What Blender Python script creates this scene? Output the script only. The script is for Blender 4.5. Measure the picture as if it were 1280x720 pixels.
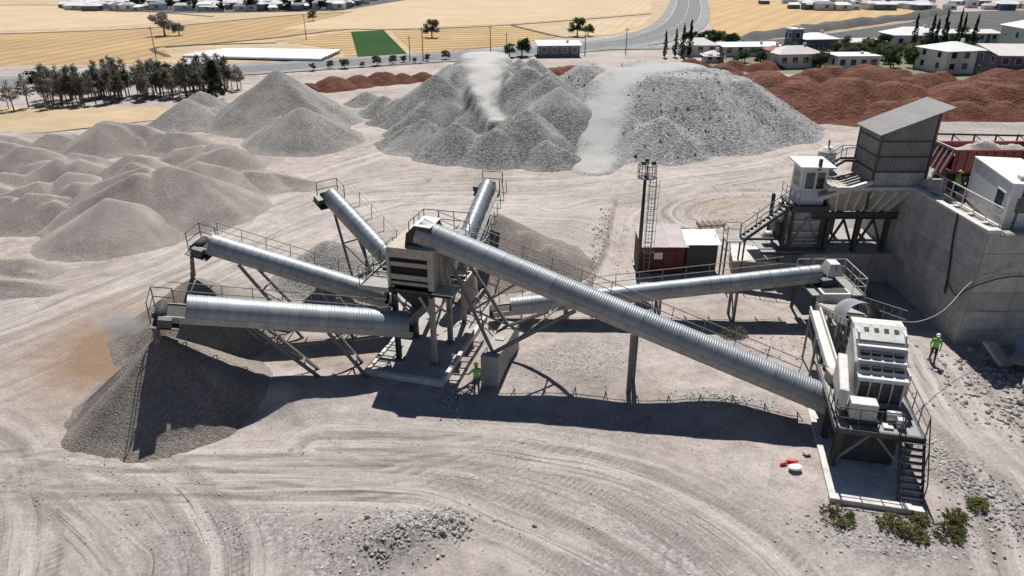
import bpy, bmesh, math, random
import numpy as np
from mathutils import Vector, Matrix
random.seed(7); RNG = np.random.default_rng(7)
R = math.radians
for o in list(bpy.data.objects): bpy.data.objects.remove(o)
S = bpy.context.scene
C = S.collection

# ------------------------------------------------------------------ camera, sky, sun, exposure
cam = bpy.data.objects.new('camera', bpy.data.cameras.new('camera')); C.objects.link(cam)
cam.location = (0, 0, 21); cam.rotation_euler = (R(65), 0, 0)
cam.data.sensor_width = 36; cam.data.lens = 36 * 900 / 1280
cam.data.clip_end = 6000; cam.data.clip_start = 0.1
S.camera = cam
SUN_EL, SUN_AZ = R(56), R(6)                 # azimuth from +Y towards +X
w = bpy.data.worlds.new('World'); S.world = w; w.use_nodes = True
sky = w.node_tree.nodes.new('ShaderNodeTexSky'); sky.sky_type = 'NISHITA'; sky.sun_disc = False
sky.sun_elevation = SUN_EL; sky.sun_rotation = SUN_AZ; sky.altitude = 2000; sky.air_density = .85; sky.dust_density = .4
bg = w.node_tree.nodes['Background']; bg.inputs[1].default_value = 0.055
w.node_tree.links.new(sky.outputs[0], bg.inputs[0])
sl = bpy.data.lights.new('sun', 'SUN'); sl.energy = 5.0; sl.angle = R(0.5); sl.color = (1, 0.97, 0.925)
sun = bpy.data.objects.new('sun', sl); C.objects.link(sun)
to_sun = Vector((math.sin(SUN_AZ) * math.cos(SUN_EL), math.cos(SUN_AZ) * math.cos(SUN_EL), math.sin(SUN_EL)))
sun.rotation_euler = to_sun.to_track_quat('Z', 'Y').to_euler()
S.view_settings.view_transform = 'Standard'; S.view_settings.look = 'None'
S.view_settings.exposure = 0.28; S.view_settings.gamma = 1.0
S.render.resolution_x = 1024; S.render.resolution_y = 576
S.render.engine = 'CYCLES'

# ------------------------------------------------------------------ noise
def _h(ix, iy, s):
    n = (ix.astype(np.int64) * 374761393 + iy.astype(np.int64) * 668265263 + s * 1442695041) & 0x7fffffff
    n = ((n ^ (n >> 13)) * 1274126177) & 0x7fffffff
    n = n ^ (n >> 16)
    return (n & 0xffff) / 65535.0
def vn(x, y, s=0):
    x0 = np.floor(x); y0 = np.floor(y); fx = x - x0; fy = y - y0
    fx = fx * fx * (3 - 2 * fx); fy = fy * fy * (3 - 2 * fy)
    a = _h(x0, y0, s); b = _h(x0 + 1, y0, s); c = _h(x0, y0 + 1, s); d = _h(x0 + 1, y0 + 1, s)
    return (a * (1 - fx) + b * fx) * (1 - fy) + (c * (1 - fx) + d * fx) * fy
def fbm(x, y, s=0, o=4):
    t = 0; a = .5
    for i in range(o):
        t = t + a * (vn(x, y, s + i * 17) - .5); x = x * 2.03 + 3.1; y = y * 2.03 - 1.7; a *= .5
    return t
def sstep(a, b, x):
    t = np.clip((x - a) / (b - a), 0, 1); return t * t * (3 - 2 * t)
def dcurve(X, Y, pts):
    """distance to a polyline and signed side"""
    best = np.full(X.shape, 1e9); side = np.zeros(X.shape); arc = np.zeros(X.shape); acc = 0.0
    P = np.array(pts, float)
    # densify with Catmull-Rom
    Q = []
    for i in range(len(P) - 1):
        p0 = P[max(i - 1, 0)]; p1 = P[i]; p2 = P[i + 1]; p3 = P[min(i + 2, len(P) - 1)]
        for t in np.linspace(0, 1, 5, endpoint=False):
            Q.append(.5 * ((2 * p1) + (-p0 + p2) * t + (2 * p0 - 5 * p1 + 4 * p2 - p3) * t * t + (-p0 + 3 * p1 - 3 * p2 + p3) * t ** 3))
    Q.append(P[-1])
    for (ax, ay), (bx, by) in zip(Q[:-1], Q[1:]):
        dx, dy = bx - ax, by - ay; L2 = dx * dx + dy * dy + 1e-9
        t = np.clip(((X - ax) * dx + (Y - ay) * dy) / L2, 0, 1)
        ex = X - ax - t * dx; ey = Y - ay - t * dy
        d = np.hypot(ex, ey); m = d < best
        best = np.where(m, d, best); side = np.where(m, np.sign(dx * ey - dy * ex), side)
        arc = np.where(m, acc + t * L2 ** .5, arc); acc += L2 ** .5
    dcurve.arc = arc
    return best, side

# ------------------------------------------------------------------ ground surface
TRACKS = [  # centre line, lane offset, wheel-mark width, strength
    ([(-30, 25.6), (-23, 25.9), (-17.5, 25.6), (-12.2, 25.7), (-5.8, 25.9), (-2.9, 25.7), (.3, 24.8), (3.3, 23.1), (5.6, 21.1), (6.8, 19.7), (8.5, 16)], .95, .30, 1.0),
    ([(-24, 24.9), (-11.9, 24.9), (-5.6, 24.9), (-2.8, 24.3), (0, 22.7), (3.1, 20.7), (4.5, 19.5), (6, 16)], .9, .3, .8),
    ([(-9, 27.3), (-3, 27.2), (1.5, 26.4), (6, 24.5), (9.5, 21), (11, 17)], 1.0, .28, .6),
    ([(-17.9, 26.5), (-16, 25.6), (-14, 24.1), (-12.1, 21.7), (-11.1, 19.7), (-10.6, 15)], .9, .32, 1.0),
    ([(-21.1, 25.1), (-17.9, 23.1), (-15.1, 20.9), (-14.1, 19.7), (-13, 15)], .9, .3, .9),
    ([(-30, 30.5), (-24, 27), (-19.6, 22.5), (-17, 17)], .9, .34, .7),
    ([(-28, 33.6), (-26, 37.2), (-23.7, 43.8), (-19.4, 52.5), (-14.8, 60), (-9, 64.5), (4.6, 65.7)], 1.1, .4, .5),
    ([(-38, 33), (-31.2, 38.7), (-28, 43.8), (-24.4, 50.8), (-21.1, 60), (-15.7, 68.3), (-9.8, 71)], 1.2, .45, .5),
    ([(-44, 36), (-33, 45), (-27, 52), (-23, 62), (-19, 72), (-14, 80)], 1.2, .45, .4),
    ([(-15.2, 64.7), (-6.2, 66), (4.6, 67), (13, 71), (27.1, 77.1), (40.6, 86.2), (55.7, 92.6)], 1.4, .5, .6),
    ([(-8, 69), (4.4, 70.5), (13.9, 73), (24, 78), (38, 88)], 1.4, .45, .4),
    ([(4.4, 63.3), (13.9, 67), (22.8, 71), (30.4, 75), (42, 82)], 1.4, .5, .5),
    ([(25.9, 65.7), (19.8, 65.7), (15.8, 63.3), (14.4, 60), (15.5, 57), (17.3, 55.1)], 1.0, .4, .7),
    ([(11, 47), (11.5, 54), (13, 60), (18, 67), (27, 73)], 1.0, .4, .5),
    ([(23.2, 37), (22.2, 32), (21.2, 27), (20, 22), (18, 16)], .9, .35, .45),
    ([(25, 37), (24, 31), (23.5, 26), (24, 20)], .8, .3, .3),
    ([(-24, 44), (-12, 54.5), (-3, 57), (4, 56), (8, 50)], 1.0, .4, .35),
]
def base_z(X, Y):
    z = fbm(X * .09, Y * .09, 3, 4) * .7 * sstep(12, 30, np.hypot(X * .8, Y - 38)) + fbm(X * .35, Y * .35, 9, 3) * .12
    far = sstep(84, 104, Y); z = z * (1 - far)
    def bump(x, y, h, rx, ry, a=0):
        ca, sa = math.cos(a), math.sin(a); u = (X - x) * ca + (Y - y) * sa; v = -(X - x) * sa + (Y - y) * ca
        return h * np.exp(-((u / rx) ** 2 + (v / ry) ** 2))
    z = z + bump(-12.3, 31.2, 1.0, 2.6, 1.5, -.2) + bump(-10.2, 32.3, .5, 2.5, 1.2)
    z = z + bump(-4.6, 21.6, .65, 1.7, 1.1, .3) + bump(-2.4, 22.4, .3, .8, .6)
    z = z + bump(3, 33.6, .7, 4, 2.2, -.3) + bump(10.5, 30.8, .55, 3, 1.3, -.1)
    z = z + bump(-7.5, 40.5, .3, 2, 3) + bump(20.5, 25, .35, 1.2, 4, .15)
    # edge of a shallow cut
    d, s = dcurve(X, Y, [(9.6, 63), (9.3, 61), (8.3, 56), (7.3, 50.8), (6, 47)])
    z = z + np.where(s < 0, .55, 0) * sstep(6, 1, d) * sstep(0, .5, d) * sstep(70, 60, Y)
    # raised truck pad behind the retaining wall
    pad = sstep(26.9, 27.3, X) * sstep(37.4, 37.7, Y)
    pad = np.where(Y > 51, sstep(25.5 + (Y - 51) * .35, 29 + (Y - 51) * .45, X), pad) * (1 - sstep(68, 80, Y))
    z = z * (1 - pad) + (6.45 + fbm(X * .3, Y * .3, 5, 3) * .15) * pad
    return z
def track_fields(X, Y):
    tr = np.zeros(X.shape); lt = np.zeros(X.shape); rut = np.zeros(X.shape); FL = np.zeros(X.shape + (3,))
    for ti, (pts, off, wd, st) in enumerate(TRACKS):
        xs = [p[0] for p in pts]; ys = [p[1] for p in pts]
        m = (X > min(xs) - 8) & (X < max(xs) + 8) & (Y > min(ys) - 8) & (Y < max(ys) + 8)
        if not m.any(): continue
        x = X[m]; y = Y[m]
        wob = fbm(x * .25, y * .25, 21, 2) * .5
        d, s = dcurve(x, y, pts); d = np.abs(d + wob * s)
        brk = .45 + .55 * sstep(-.12, .14, fbm(x * .3, y * .3, int(abs(xs[0]) * 10), 3))
        k = np.exp(-((d - off) / wd) ** 2) * brk * st * .38
        # finer parallel scrub lines
        for j_ in (-.2, -.06, .1, .24): k = np.maximum(k, np.exp(-((d - off - j_ - .05 * vn(dcurve.arc * .4, d * 0, 3)) / .05) ** 2) * brk * min(1, st * 1.3))
        arc = dcurve.arc; sd_ = d * s
        sc = (.75 * fbm(sd_ * 3.4, arc * .10, 8 + int(abs(ys[0])), 4) + .8 * fbm(sd_ * 8, arc * .16, 18 + int(abs(ys[0])), 3)) * 2.4 * np.exp(-(d / 3.6) ** 2) * (.35 + .65 * st)
        fl = FL[m]; wt_ = np.exp(-(d / (2.6 + 2.2 * (ys[0] > 40 or ys[-1] > 50))) ** 2) * min(1, .35 + st); up_ = wt_ > fl[:, 2]
        fl[up_] = np.stack([sd_ + ti * 37, arc, wt_], -1)[up_]; FL[m] = fl
        tr[m] = np.maximum(tr[m], k) + np.clip(sc - .1, 0, 1) * .3
        lt[m] = np.maximum(lt[m], np.exp(-(d / 2.4) ** 2) * st * .5) + np.clip(-sc - .05, 0, 1) * .45
        rut[m] = rut[m] - k * .03 + sc * .02 + np.exp(-((d - off - wd * 1.6) / (wd * .5)) ** 2) * .015 * st * brk
    track_fields.flow = FL
    return tr, lt, rut
def zg(x, y):
    X = np.array([float(x)]); Y = np.array([float(y)])
    return float(base_z(X, Y)[0])

# ------------------------------------------------------------------ node helpers / materials
MATS = {}
def newmat(name):
    m = bpy.data.materials.new(name); m.use_nodes = True; MATS[name] = m
    return m, m.node_tree.nodes, m.node_tree.links, m.node_tree.nodes['Principled BSDF']
def nz(N, L, scale, detail=6, rough=.6, coord='Object', vec=None):
    t = N.new('ShaderNodeTexNoise'); t.inputs['Scale'].default_value = scale; t.inputs['Detail'].default_value = detail
    t.inputs['Roughness'].default_value = rough
    if vec is None:
        tc = N.new('ShaderNodeTexCoord'); vec = tc.outputs[coord]
    L.new(vec, t.inputs['Vector']); return t
def ramp(N, L, src, stops):
    r = N.new('ShaderNodeValToRGB'); e = r.color_ramp.elements
    while len(e) < len(stops): e.new(.5)
    for k, (p, c) in enumerate(stops):
        e[k].position = p; e[k].color = (c[0], c[1], c[2], 1) if not isinstance(c, (int, float)) else (c, c, c, 1)
    L.new(src, r.inputs[0]); return r
def mixc(N, L, fac, a, b, mode='MIX'):
    m = N.new('ShaderNodeMix'); m.data_type = 'RGBA'; m.blend_type = mode
    if isinstance(fac, (int, float)): m.inputs[0].default_value = fac
    else: L.new(fac, m.inputs[0])
    for s, v in ((6, a), (7, b)):
        if isinstance(v, tuple): m.inputs[s].default_value = (v[0], v[1], v[2], 1)
        else: L.new(v, m.inputs[s])
    return m.outputs[2]
def bumpn(N, L, b, h, strength=.5, dist=.05):
    n = N.new('ShaderNodeBump'); n.inputs['Strength'].default_value = strength; n.inputs['Distance'].default_value = dist
    L.new(h, n.inputs['Height']); L.new(n.outputs[0], b.inputs['Normal'])
def mk(name, col, rough=.7, metal=0.0, var=.25, scale=1.5, dirt=None, dirt_amt=.5, bump=.0, bscale=20, rnd=.0, coord='Object', spec=.5):
    """painted / cast surface: colour varied by two noises, optional dirt colour, optional bump, optional per-object variation"""
    m, N, L, b = newmat(name)
    n1 = nz(N, L, scale, 6, .65, coord)
    lo = tuple(c * (1 - var) for c in col); hi = tuple(min(1, c * (1 + var)) for c in col)
    c = ramp(N, L, n1.outputs[0], [(.25, lo), (.75, hi)]).outputs[0]
    if dirt:
        n2 = nz(N, L, scale * 3.1, 8, .7, coord)
        k = ramp(N, L, n2.outputs[0], [(.48, 0.0), (.68, dirt_amt)])
        c = mixc(N, L, k.outputs[0], c, dirt)
    if rnd:
        oi = N.new('ShaderNodeObjectInfo'); mr = N.new('ShaderNodeMapRange'); L.new(oi.outputs['Random'], mr.inputs[0])
        mr.inputs[3].default_value = 1 - rnd; mr.inputs[4].default_value = 1 + rnd
        cv = N.new('ShaderNodeVectorMath'); cv.operation = 'SCALE'; L.new(c, cv.inputs[0]); L.new(mr.outputs[0], cv.inputs['Scale']); c = cv.outputs[0]
    L.new(c, b.inputs['Base Color']); b.inputs['Roughness'].default_value = rough; b.inputs['Metallic'].default_value = metal
    b.inputs['Specular IOR Level'].default_value = spec
    if bump:
        n3 = nz(N, L, bscale, 5, .6, coord); bumpn(N, L, b, n3.outputs[0], bump, .03)
    return m

def mat_ground():
    m, N, L, b = newmat('ground_dust')
    at = N.new('ShaderNodeVertexColor'); at.layer_name = 'zone'
    sp = N.new('ShaderNodeSeparateColor'); L.new(at.outputs[0], sp.inputs[0])
    a, g, br, lt = sp.outputs[0], sp.outputs[1], sp.outputs[2], at.outputs[1]
    big = nz(N, L, .12, 7, .62); mid = nz(N, L, .9, 8, .68); fin = nz(N, L, 7, 10, .85)
    c = ramp(N, L, big.outputs[0], [(.3, (.315, .268, .240)), (.5, (.415, .360, .327)), (.72, (.51, .450, .415))]).outputs[0]
    c = mixc(N, L, .8, c, ramp(N, L, mid.outputs[0], [(.3, (.55, .55, .55)), (.5, (.98, .98, .98)), (.68, (1.2, 1.19, 1.18))]).outputs[0], 'MULTIPLY')
    # loose grey grit where nothing drives
    vo = N.new('ShaderNodeTexVoronoi'); vo.inputs['Scale'].default_value = 9.0
    tc = N.new('ShaderNodeTexCoord'); L.new(tc.outputs['Object'], vo.inputs['Vector'])
    grit = ramp(N, L, vo.outputs['Color'], [(.1, (.12, .115, .11)), (.5, (.25, .238, .226)), (.9, (.46, .442, .425))]).outputs[0]
    mm = N.new('ShaderNodeMath'); mm.operation = 'MULTIPLY'
    k = ramp(N, L, mid.outputs[0], [(.38, .35), (.62, 1.0)]); L.new(k.outputs[0], mm.inputs[0]); L.new(g, mm.inputs[1])
    c = mixc(N, L, mm.outputs[0], c, grit)
    c = mixc(N, L, lt, c, (.59, .54, .50))
    fa = N.new('ShaderNodeAttribute'); fa.attribute_name = 'flow'; fs = N.new('ShaderNodeSeparateXYZ'); L.new(fa.outputs['Vector'], fs.inputs[0])
    def flow_noise(kx, ky, det, stops):
        a_ = N.new('ShaderNodeMath'); a_.operation = 'MULTIPLY'; a_.inputs[1].default_value = kx; L.new(fs.outputs[0], a_.inputs[0])
        b_ = N.new('ShaderNodeMath'); b_.operation = 'MULTIPLY'; b_.inputs[1].default_value = ky; L.new(fs.outputs[1], b_.inputs[0])
        cv = N.new('ShaderNodeCombineXYZ'); L.new(a_.outputs[0], cv.inputs[0]); L.new(b_.outputs[0], cv.inputs[1])
        t_ = nz(N, L, 1.0, det, .62, vec=cv.outputs[0]); r_ = ramp(N, L, t_.outputs[0], stops)
        m_ = N.new('ShaderNodeMath'); m_.operation = 'MULTIPLY'; L.new(r_.outputs[0], m_.inputs[0]); L.new(fs.outputs[2], m_.inputs[1]); return m_.outputs[0]
    c = mixc(N, L, flow_noise(1.5, .07, 6, [(.46, 0.0), (.66, .75)]), c, (.61, .555, .512))
    c = mixc(N, L, flow_noise(1.9, .09, 7, [(.50, 0.0), (.68, .8)]), c, (.215, .19, .17))
    c = mixc(N, L, flow_noise(6.5, .13, 4, [(.56, 0.0), (.66, .85)]), c, (.155, .135, .12))
    tk = N.new('ShaderNodeMath'); tk.operation = 'MULTIPLY'; tk.inputs[1].default_value = .75; L.new(a, tk.inputs[0])
    c = mixc(N, L, tk.outputs[0], c, (.185, .165, .148))
    c = mixc(N, L, br, c, (.27, .185, .125))
    c = mixc(N, L, .9, c, ramp(N, L, fin.outputs[0], [(.3, (.52, .52, .52)), (.5, (.98, .98, .98)), (.68, (1.3, 1.3, 1.3))]).outputs[0], 'MULTIPLY')
    L.new(c, b.inputs['Base Color']); b.inputs['Roughness'].default_value = .95; b.inputs['Specular IOR Level'].default_value = .15
    ad = N.new('ShaderNodeMath'); ad.operation = 'ADD'; L.new(fin.outputs[0], ad.inputs[0]); L.new(mid.outputs[0], ad.inputs[1])
    bumpn(N, L, b, ad.outputs[0], .8, .09)
    return m
def mat_gravel(name, dark, light, cell, bstr=.9, dust=None, dist=.05):
    m, N, L, b = newmat(name)
    tc = N.new('ShaderNodeTexCoord')
    vo = N.new('ShaderNodeTexVoronoi'); vo.inputs['Scale'].default_value = cell; L.new(tc.outputs['Object'], vo.inputs['Vector'])
    c = ramp(N, L, vo.outputs['Color'], [(.1, dark), (.55, tuple((x + y) / 2 for x, y in zip(dark, light))), (.95, light)]).outputs[0]
    big = nz(N, L, .35, 7, .65)
    c = mixc(N, L, .75, c, ramp(N, L, big.outputs[0], [(.3, (.72, .72, .72)), (.7, (1.2, 1.19, 1.17))]).outputs[0], 'MULTIPLY')
    fin = nz(N, L, cell * 1.7, 4, .7)
    c = mixc(N, L, .5, c, ramp(N, L, fin.outputs[0], [(.3, (.6, .6, .6)), (.7, (1.25, 1.25, 1.25))]).outputs[0], 'MULTIPLY')
    if dust:
        at = N.new('ShaderNodeVertexColor'); at.layer_name = 'zone'; sp = N.new('ShaderNodeSeparateColor'); L.new(at.outputs[0], sp.inputs[0])
        c = mixc(N, L, sp.outputs[0], c, dust)
    L.new(c, b.inputs['Base Color']); b.inputs['Roughness'].default_value = .95; b.inputs['Specular IOR Level'].default_value = .15
    ad = N.new('ShaderNodeMath'); ad.operation = 'ADD'; L.new(vo.outputs['Distance'], ad.inputs[0]); L.new(fin.outputs[0], ad.inputs[1])
    bumpn(N, L, b, ad.outputs[0], bstr, dist)
    return m
def mat_field(name, col, col2, ang, freq, amt=.5):
    m, N, L, b = newmat(name)
    tc = N.new('ShaderNodeTexCoord'); mp = N.new('ShaderNodeMapping'); mp.inputs['Rotation'].default_value = (0, 0, ang); L.new(tc.outputs['Object'], mp.inputs[0])
    wv = N.new('ShaderNodeTexWave'); wv.inputs['Scale'].default_value = freq; wv.inputs['Distortion'].default_value = 1.2; wv.inputs['Detail'].default_value = 3
    wv.inputs['Detail Scale'].default_value = .6; L.new(mp.outputs[0], wv.inputs['Vector'])
    n = nz(N, L, .045, 8, .68); n2 = nz(N, L, .5, 6, .7)
    c = ramp(N, L, n.outputs[0], [(.3, col2), (.62, col)]).outputs[0]
    k = N.new('ShaderNodeMath'); k.operation = 'MULTIPLY'; k.inputs[1].default_value = amt; L.new(wv.outputs['Fac'], k.inputs[0])
    c = mixc(N, L, k.outputs[0], c, tuple(x * .62 for x in col2))
    c = mixc(N, L, .6, c, ramp(N, L, n2.outputs[0], [(.3, (.78, .78, .78)), (.7, (1.1, 1.1, 1.1))]).outputs[0], 'MULTIPLY')
    L.new(c, b.inputs['Base Color']); b.inputs['Roughness'].default_value = 1; b.inputs['Specular IOR Level'].default_value = .1
    return m
def mat_leaf(name, a, c2):
    m, N, L, b = newmat(name)
    n = nz(N, L, 1.3, 4, .7); c = ramp(N, L, n.outputs[0], [(.3, a), (.7, c2)]).outputs[0]
    oi = N.new('ShaderNodeObjectInfo'); hv = N.new('ShaderNodeHueSaturation'); mr = N.new('ShaderNodeMapRange')
    L.new(oi.outputs['Random'], mr.inputs[0]); mr.inputs[3].default_value = .75; mr.inputs[4].default_value = 1.25
    L.new(mr.outputs[0], hv.inputs['Value']); L.new(c, hv.inputs['Color']); L.new(hv.outputs[0], b.inputs['Base Color'])
    b.inputs['Roughness'].default_value = .7; b.inputs['Specular IOR Level'].default_value = .2
    tl = N.new('ShaderNodeBsdfTranslucent'); L.new(hv.outputs[0], tl.inputs[0]); mx = N.new('ShaderNodeMixShader'); mx.inputs[0].default_value = .42
    L.new(b.outputs[0], mx.inputs[1]); L.new(tl.outputs[0], mx.inputs[2]); L.new(mx.outputs[0], N['Material Output'].inputs['Surface'])
    return m
mat_ground()
mat_gravel('gravel_sand', (.235, .205, .183), (.385, .342, .31), 12, .7, dust=(.48, .43, .39))
mat_gravel('gravel_fine', (.18, .17, .158), (.38, .362, .34), 8, .8, dust=(.46, .425, .39))
mat_gravel('gravel_dark', (.165, .145, .125), (.33, .292, .255), 13, .6, dust=(.38, .333, .288))
mat_gravel('gravel_mid', (.12, .12, .115), (.33, .33, .315), 5, .9, dust=(.48, .465, .445))
mat_gravel('gravel_coarse', (.17, .17, .166), (.46, .455, .445), 4.6, .6, dust=(.43, .42, .405), dist=.12)
mat_gravel('rock_grey', (.22, .22, .214), (.46, .455, .445), 3, .3)
mat_gravel('red_earth', (.095, .037, .025), (.18, .076, .05), 3, .9, dust=(.24, .12, .082), dist=.15)
mat_gravel('rubble', (.30, .275, .25), (.58, .545, .505), 10, .3)
mk('galvanised', (.27, .295, .32), .5, .3, .10, .8, dirt=(.34, .315, .285), dirt_amt=.6, rnd=.12)
mk('galvanised_rib', (.26, .28, .30), .52, .25, .10, .7, dirt=(.34, .315, .285), dirt_amt=.55, rnd=.10)
mk('tray_paint', (.40, .375, .33), .7, 0, .18, 1.2, dirt=(.25, .215, .18), dirt_amt=.7, bump=.1)
mk('steel_dark', (.055, .056, .06), .55, .3, .35, 3, dirt=(.22, .195, .165), dirt_amt=.6)
mk('steel_grey', (.22, .22, .215), .55, .3, .25, 2.5, dirt=(.30, .27, .235), dirt_amt=.6)
mk('steel_light', (.55, .54, .50), .55, .1, .15, 2, dirt=(.36, .32, .27), dirt_amt=.6)
mk('steel_white', (.62, .61, .58), .6, 0, .14, 1.5, dirt=(.37, .335, .29), dirt_amt=.8, bump=.08)
mk('beige_paint', (.42, .375, .305), .65, 0, .2, 2, dirt=(.22, .175, .13), dirt_amt=.7, bump=.1)
mk('rubber', (.025, .025, .025), .8, 0, .3, 4, dirt=(.16, .145, .125), dirt_amt=.6)
mk('black_gap', (.015, .015, .016), .9, 0, .3, 4)
mk('concrete', (.36, .34, .31), .9, 0, .22, .9, dirt=(.24, .22, .195), dirt_amt=.7, bump=.35, bscale=14, rnd=.07)
mk('concrete_wall', (.45, .425, .39), .9, 0, .28, .55, dirt=(.28, .26, .232), dirt_amt=.75, bump=.4, bscale=9, rnd=.10)
mk('concrete_pale', (.60, .58, .54), .9, 0, .18, .9, dirt=(.33, .30, .265), dirt_amt=.7, bump=.3, bscale=12)
mk('shed_cladding', (.20, .195, .185), .6, .25, .18, 1.2, dirt=(.15, .12, .095), dirt_amt=.7, rnd=.12)
mk('shed_cladding_pale', (.40, .40, .385), .6, .15, .18, 1.2, dirt=(.24, .20, .165), dirt_amt=.7, rnd=.08)
mk('shed_roof', (.24, .24, .24), .6, .2, .12, .8, dirt=(.34, .30, .26), dirt_amt=.6, rnd=.06)
mk('red_truck', (.23, .022, .026), .45, .0, .25, 1.5, dirt=(.20, .125, .105), dirt_amt=.6, bump=.05)
mk('red_shack', (.115, .022, .020), .6, .1, .2, 1.5, dirt=(.07, .03, .025), dirt_amt=.6)
mk('green_shack', (.055, .062, .055), .6, .1, .2, 1.5, dirt=(.10, .095, .085), dirt_amt=.5)
mk('shack_roof_pink', (.34, .30, .30), .6, .2, .15, 1.2, dirt=(.26, .23, .215), dirt_amt=.6, rnd=.06)
mk('shack_roof_white', (.74, .74, .72), .55, .1, .08, 1.2, dirt=(.5, .47, .43), dirt_amt=.4, rnd=.04)
mk('cabin_panel', (.60, .62, .63), .5, .05, .06, 1.0, dirt=(.46, .45, .43), dirt_amt=.35, rnd=.03)
mk('cabin_roof', (.78, .78, .77), .55, 0, .08, 1.0, dirt=(.55, .52, .48), dirt_amt=.5)
mk('window_glass', (.03, .04, .048), .08, 0, .3, 2, spec=.8)
mk('white_frame', (.72, .72, .70), .5, 0, .08, 3)
mk('cable_black', (.03, .03, .032), .6, 0, .2, 3)
mk('cable_pale', (.45, .43, .40), .6, 0, .2, 3)
mk('hi_vis', (.17, .50, .05), .75, 0, .12, 12)
mk('hi_vis_strip', (.62, .64, .60), .4, 0, .08, 12)
mk('trousers', (.035, .04, .055), .85, 0, .3, 10)
mk('trousers_blue', (.07, .10, .16), .85, 0, .3, 10)
mk('skin', (.36, .22, .15), .6, 0, .1, 12)
mk('boots', (.03, .026, .022), .7, 0, .3, 12)
mk('hard_hat_white', (.78, .78, .76), .35, 0, .05, 8)
mk('hard_hat_yellow', (.72, .45, .03), .35, 0, .05, 8)
mk('hair', (.025, .018, .014), .8, 0, .3, 30)
mk('bark', (.13, .105, .085), .9, 0, .35, 3)
mk('asphalt', (.145, .145, .148), .9, 0, .2, .3, dirt=(.24, .23, .22), dirt_amt=.6)
mk('road_gravel', (.22, .218, .212), .95, 0, .25, .12, dirt=(.34, .335, .325), dirt_amt=.7)
mk('road_paint', (.34, .335, .32), .8, 0, .2, .6)
mk('house_white', (.66, .65, .62), .8, 0, .08, .4, rnd=.10)
mk('house_dark', (.15, .165, .20), .8, 0, .12, .4, rnd=.1)
mk('roof_pale', (.50, .465, .45), .7, 0, .12, .4, rnd=.10)
mk('roof_white', (.64, .64, .635), .6, 0, .08, .4, rnd=.05)
mk('roof_red', (.26, .06, .05), .7, 0, .2, .6)
mk('plastic_white', (.80, .81, .82), .5, 0, .06, .3, dirt=(.62, .62, .60), dirt_amt=.4)
mk('wood_pole', (.11, .09, .075), .9, 0, .3, 2)
mk('bag_red', (.55, .03, .02), .5, 0, .2, 8)
mk('bag_white', (.78, .77, .74), .6, 0, .1, 8)
mk('dark_slope', (.065, .066, .062), .95, 0, .4, .06, dirt=(.12, .12, .10), dirt_amt=.7)
mk('dry_grass', (.44, .33, .20), .95, 0, .3, .12, dirt=(.33, .265, .18), dirt_amt=.7)
mk('garden_soil', (.17, .165, .10), .95, 0, .35, .15, dirt=(.09, .11, .05), dirt_amt=.8)
mk('hedge_strip', (.075, .062, .042), .95, 0, .35, .3)
mat_field('field_pale', (.58, .46, .315), (.50, .375, .235), .25, .09, .2)
mat_field('field_gold', (.50, .34, .175), (.37, .265, .15), .12, .06, .4)
mat_field('field_rows', (.56, .40, .22), (.44, .30, .155), 1.25, .06, .85)
mat_field('field_orange', (.54, .385, .215), (.47, .32, .165), .5, .05, .25)
mat_field('field_green', (.032, .088, .022), (.022, .062, .018), 1.2, .16, .4)
mat_leaf('leaf_olive', (.075, .08, .052), (.16, .16, .11))
mat_leaf('leaf_grey', (.16, .15, .13), (.32, .30, .265))
mat_leaf('leaf_green', (.045, .08, .028), (.11, .16, .055))
mat_leaf('leaf_dark', (.014, .026, .014), (.032, .05, .026))
mat_leaf('leaf_shrub', (.13, .14, .05), (.27, .275, .115))
mat_leaf('twig_grey', (.14, .125, .105), (.30, .27, .235))

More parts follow.
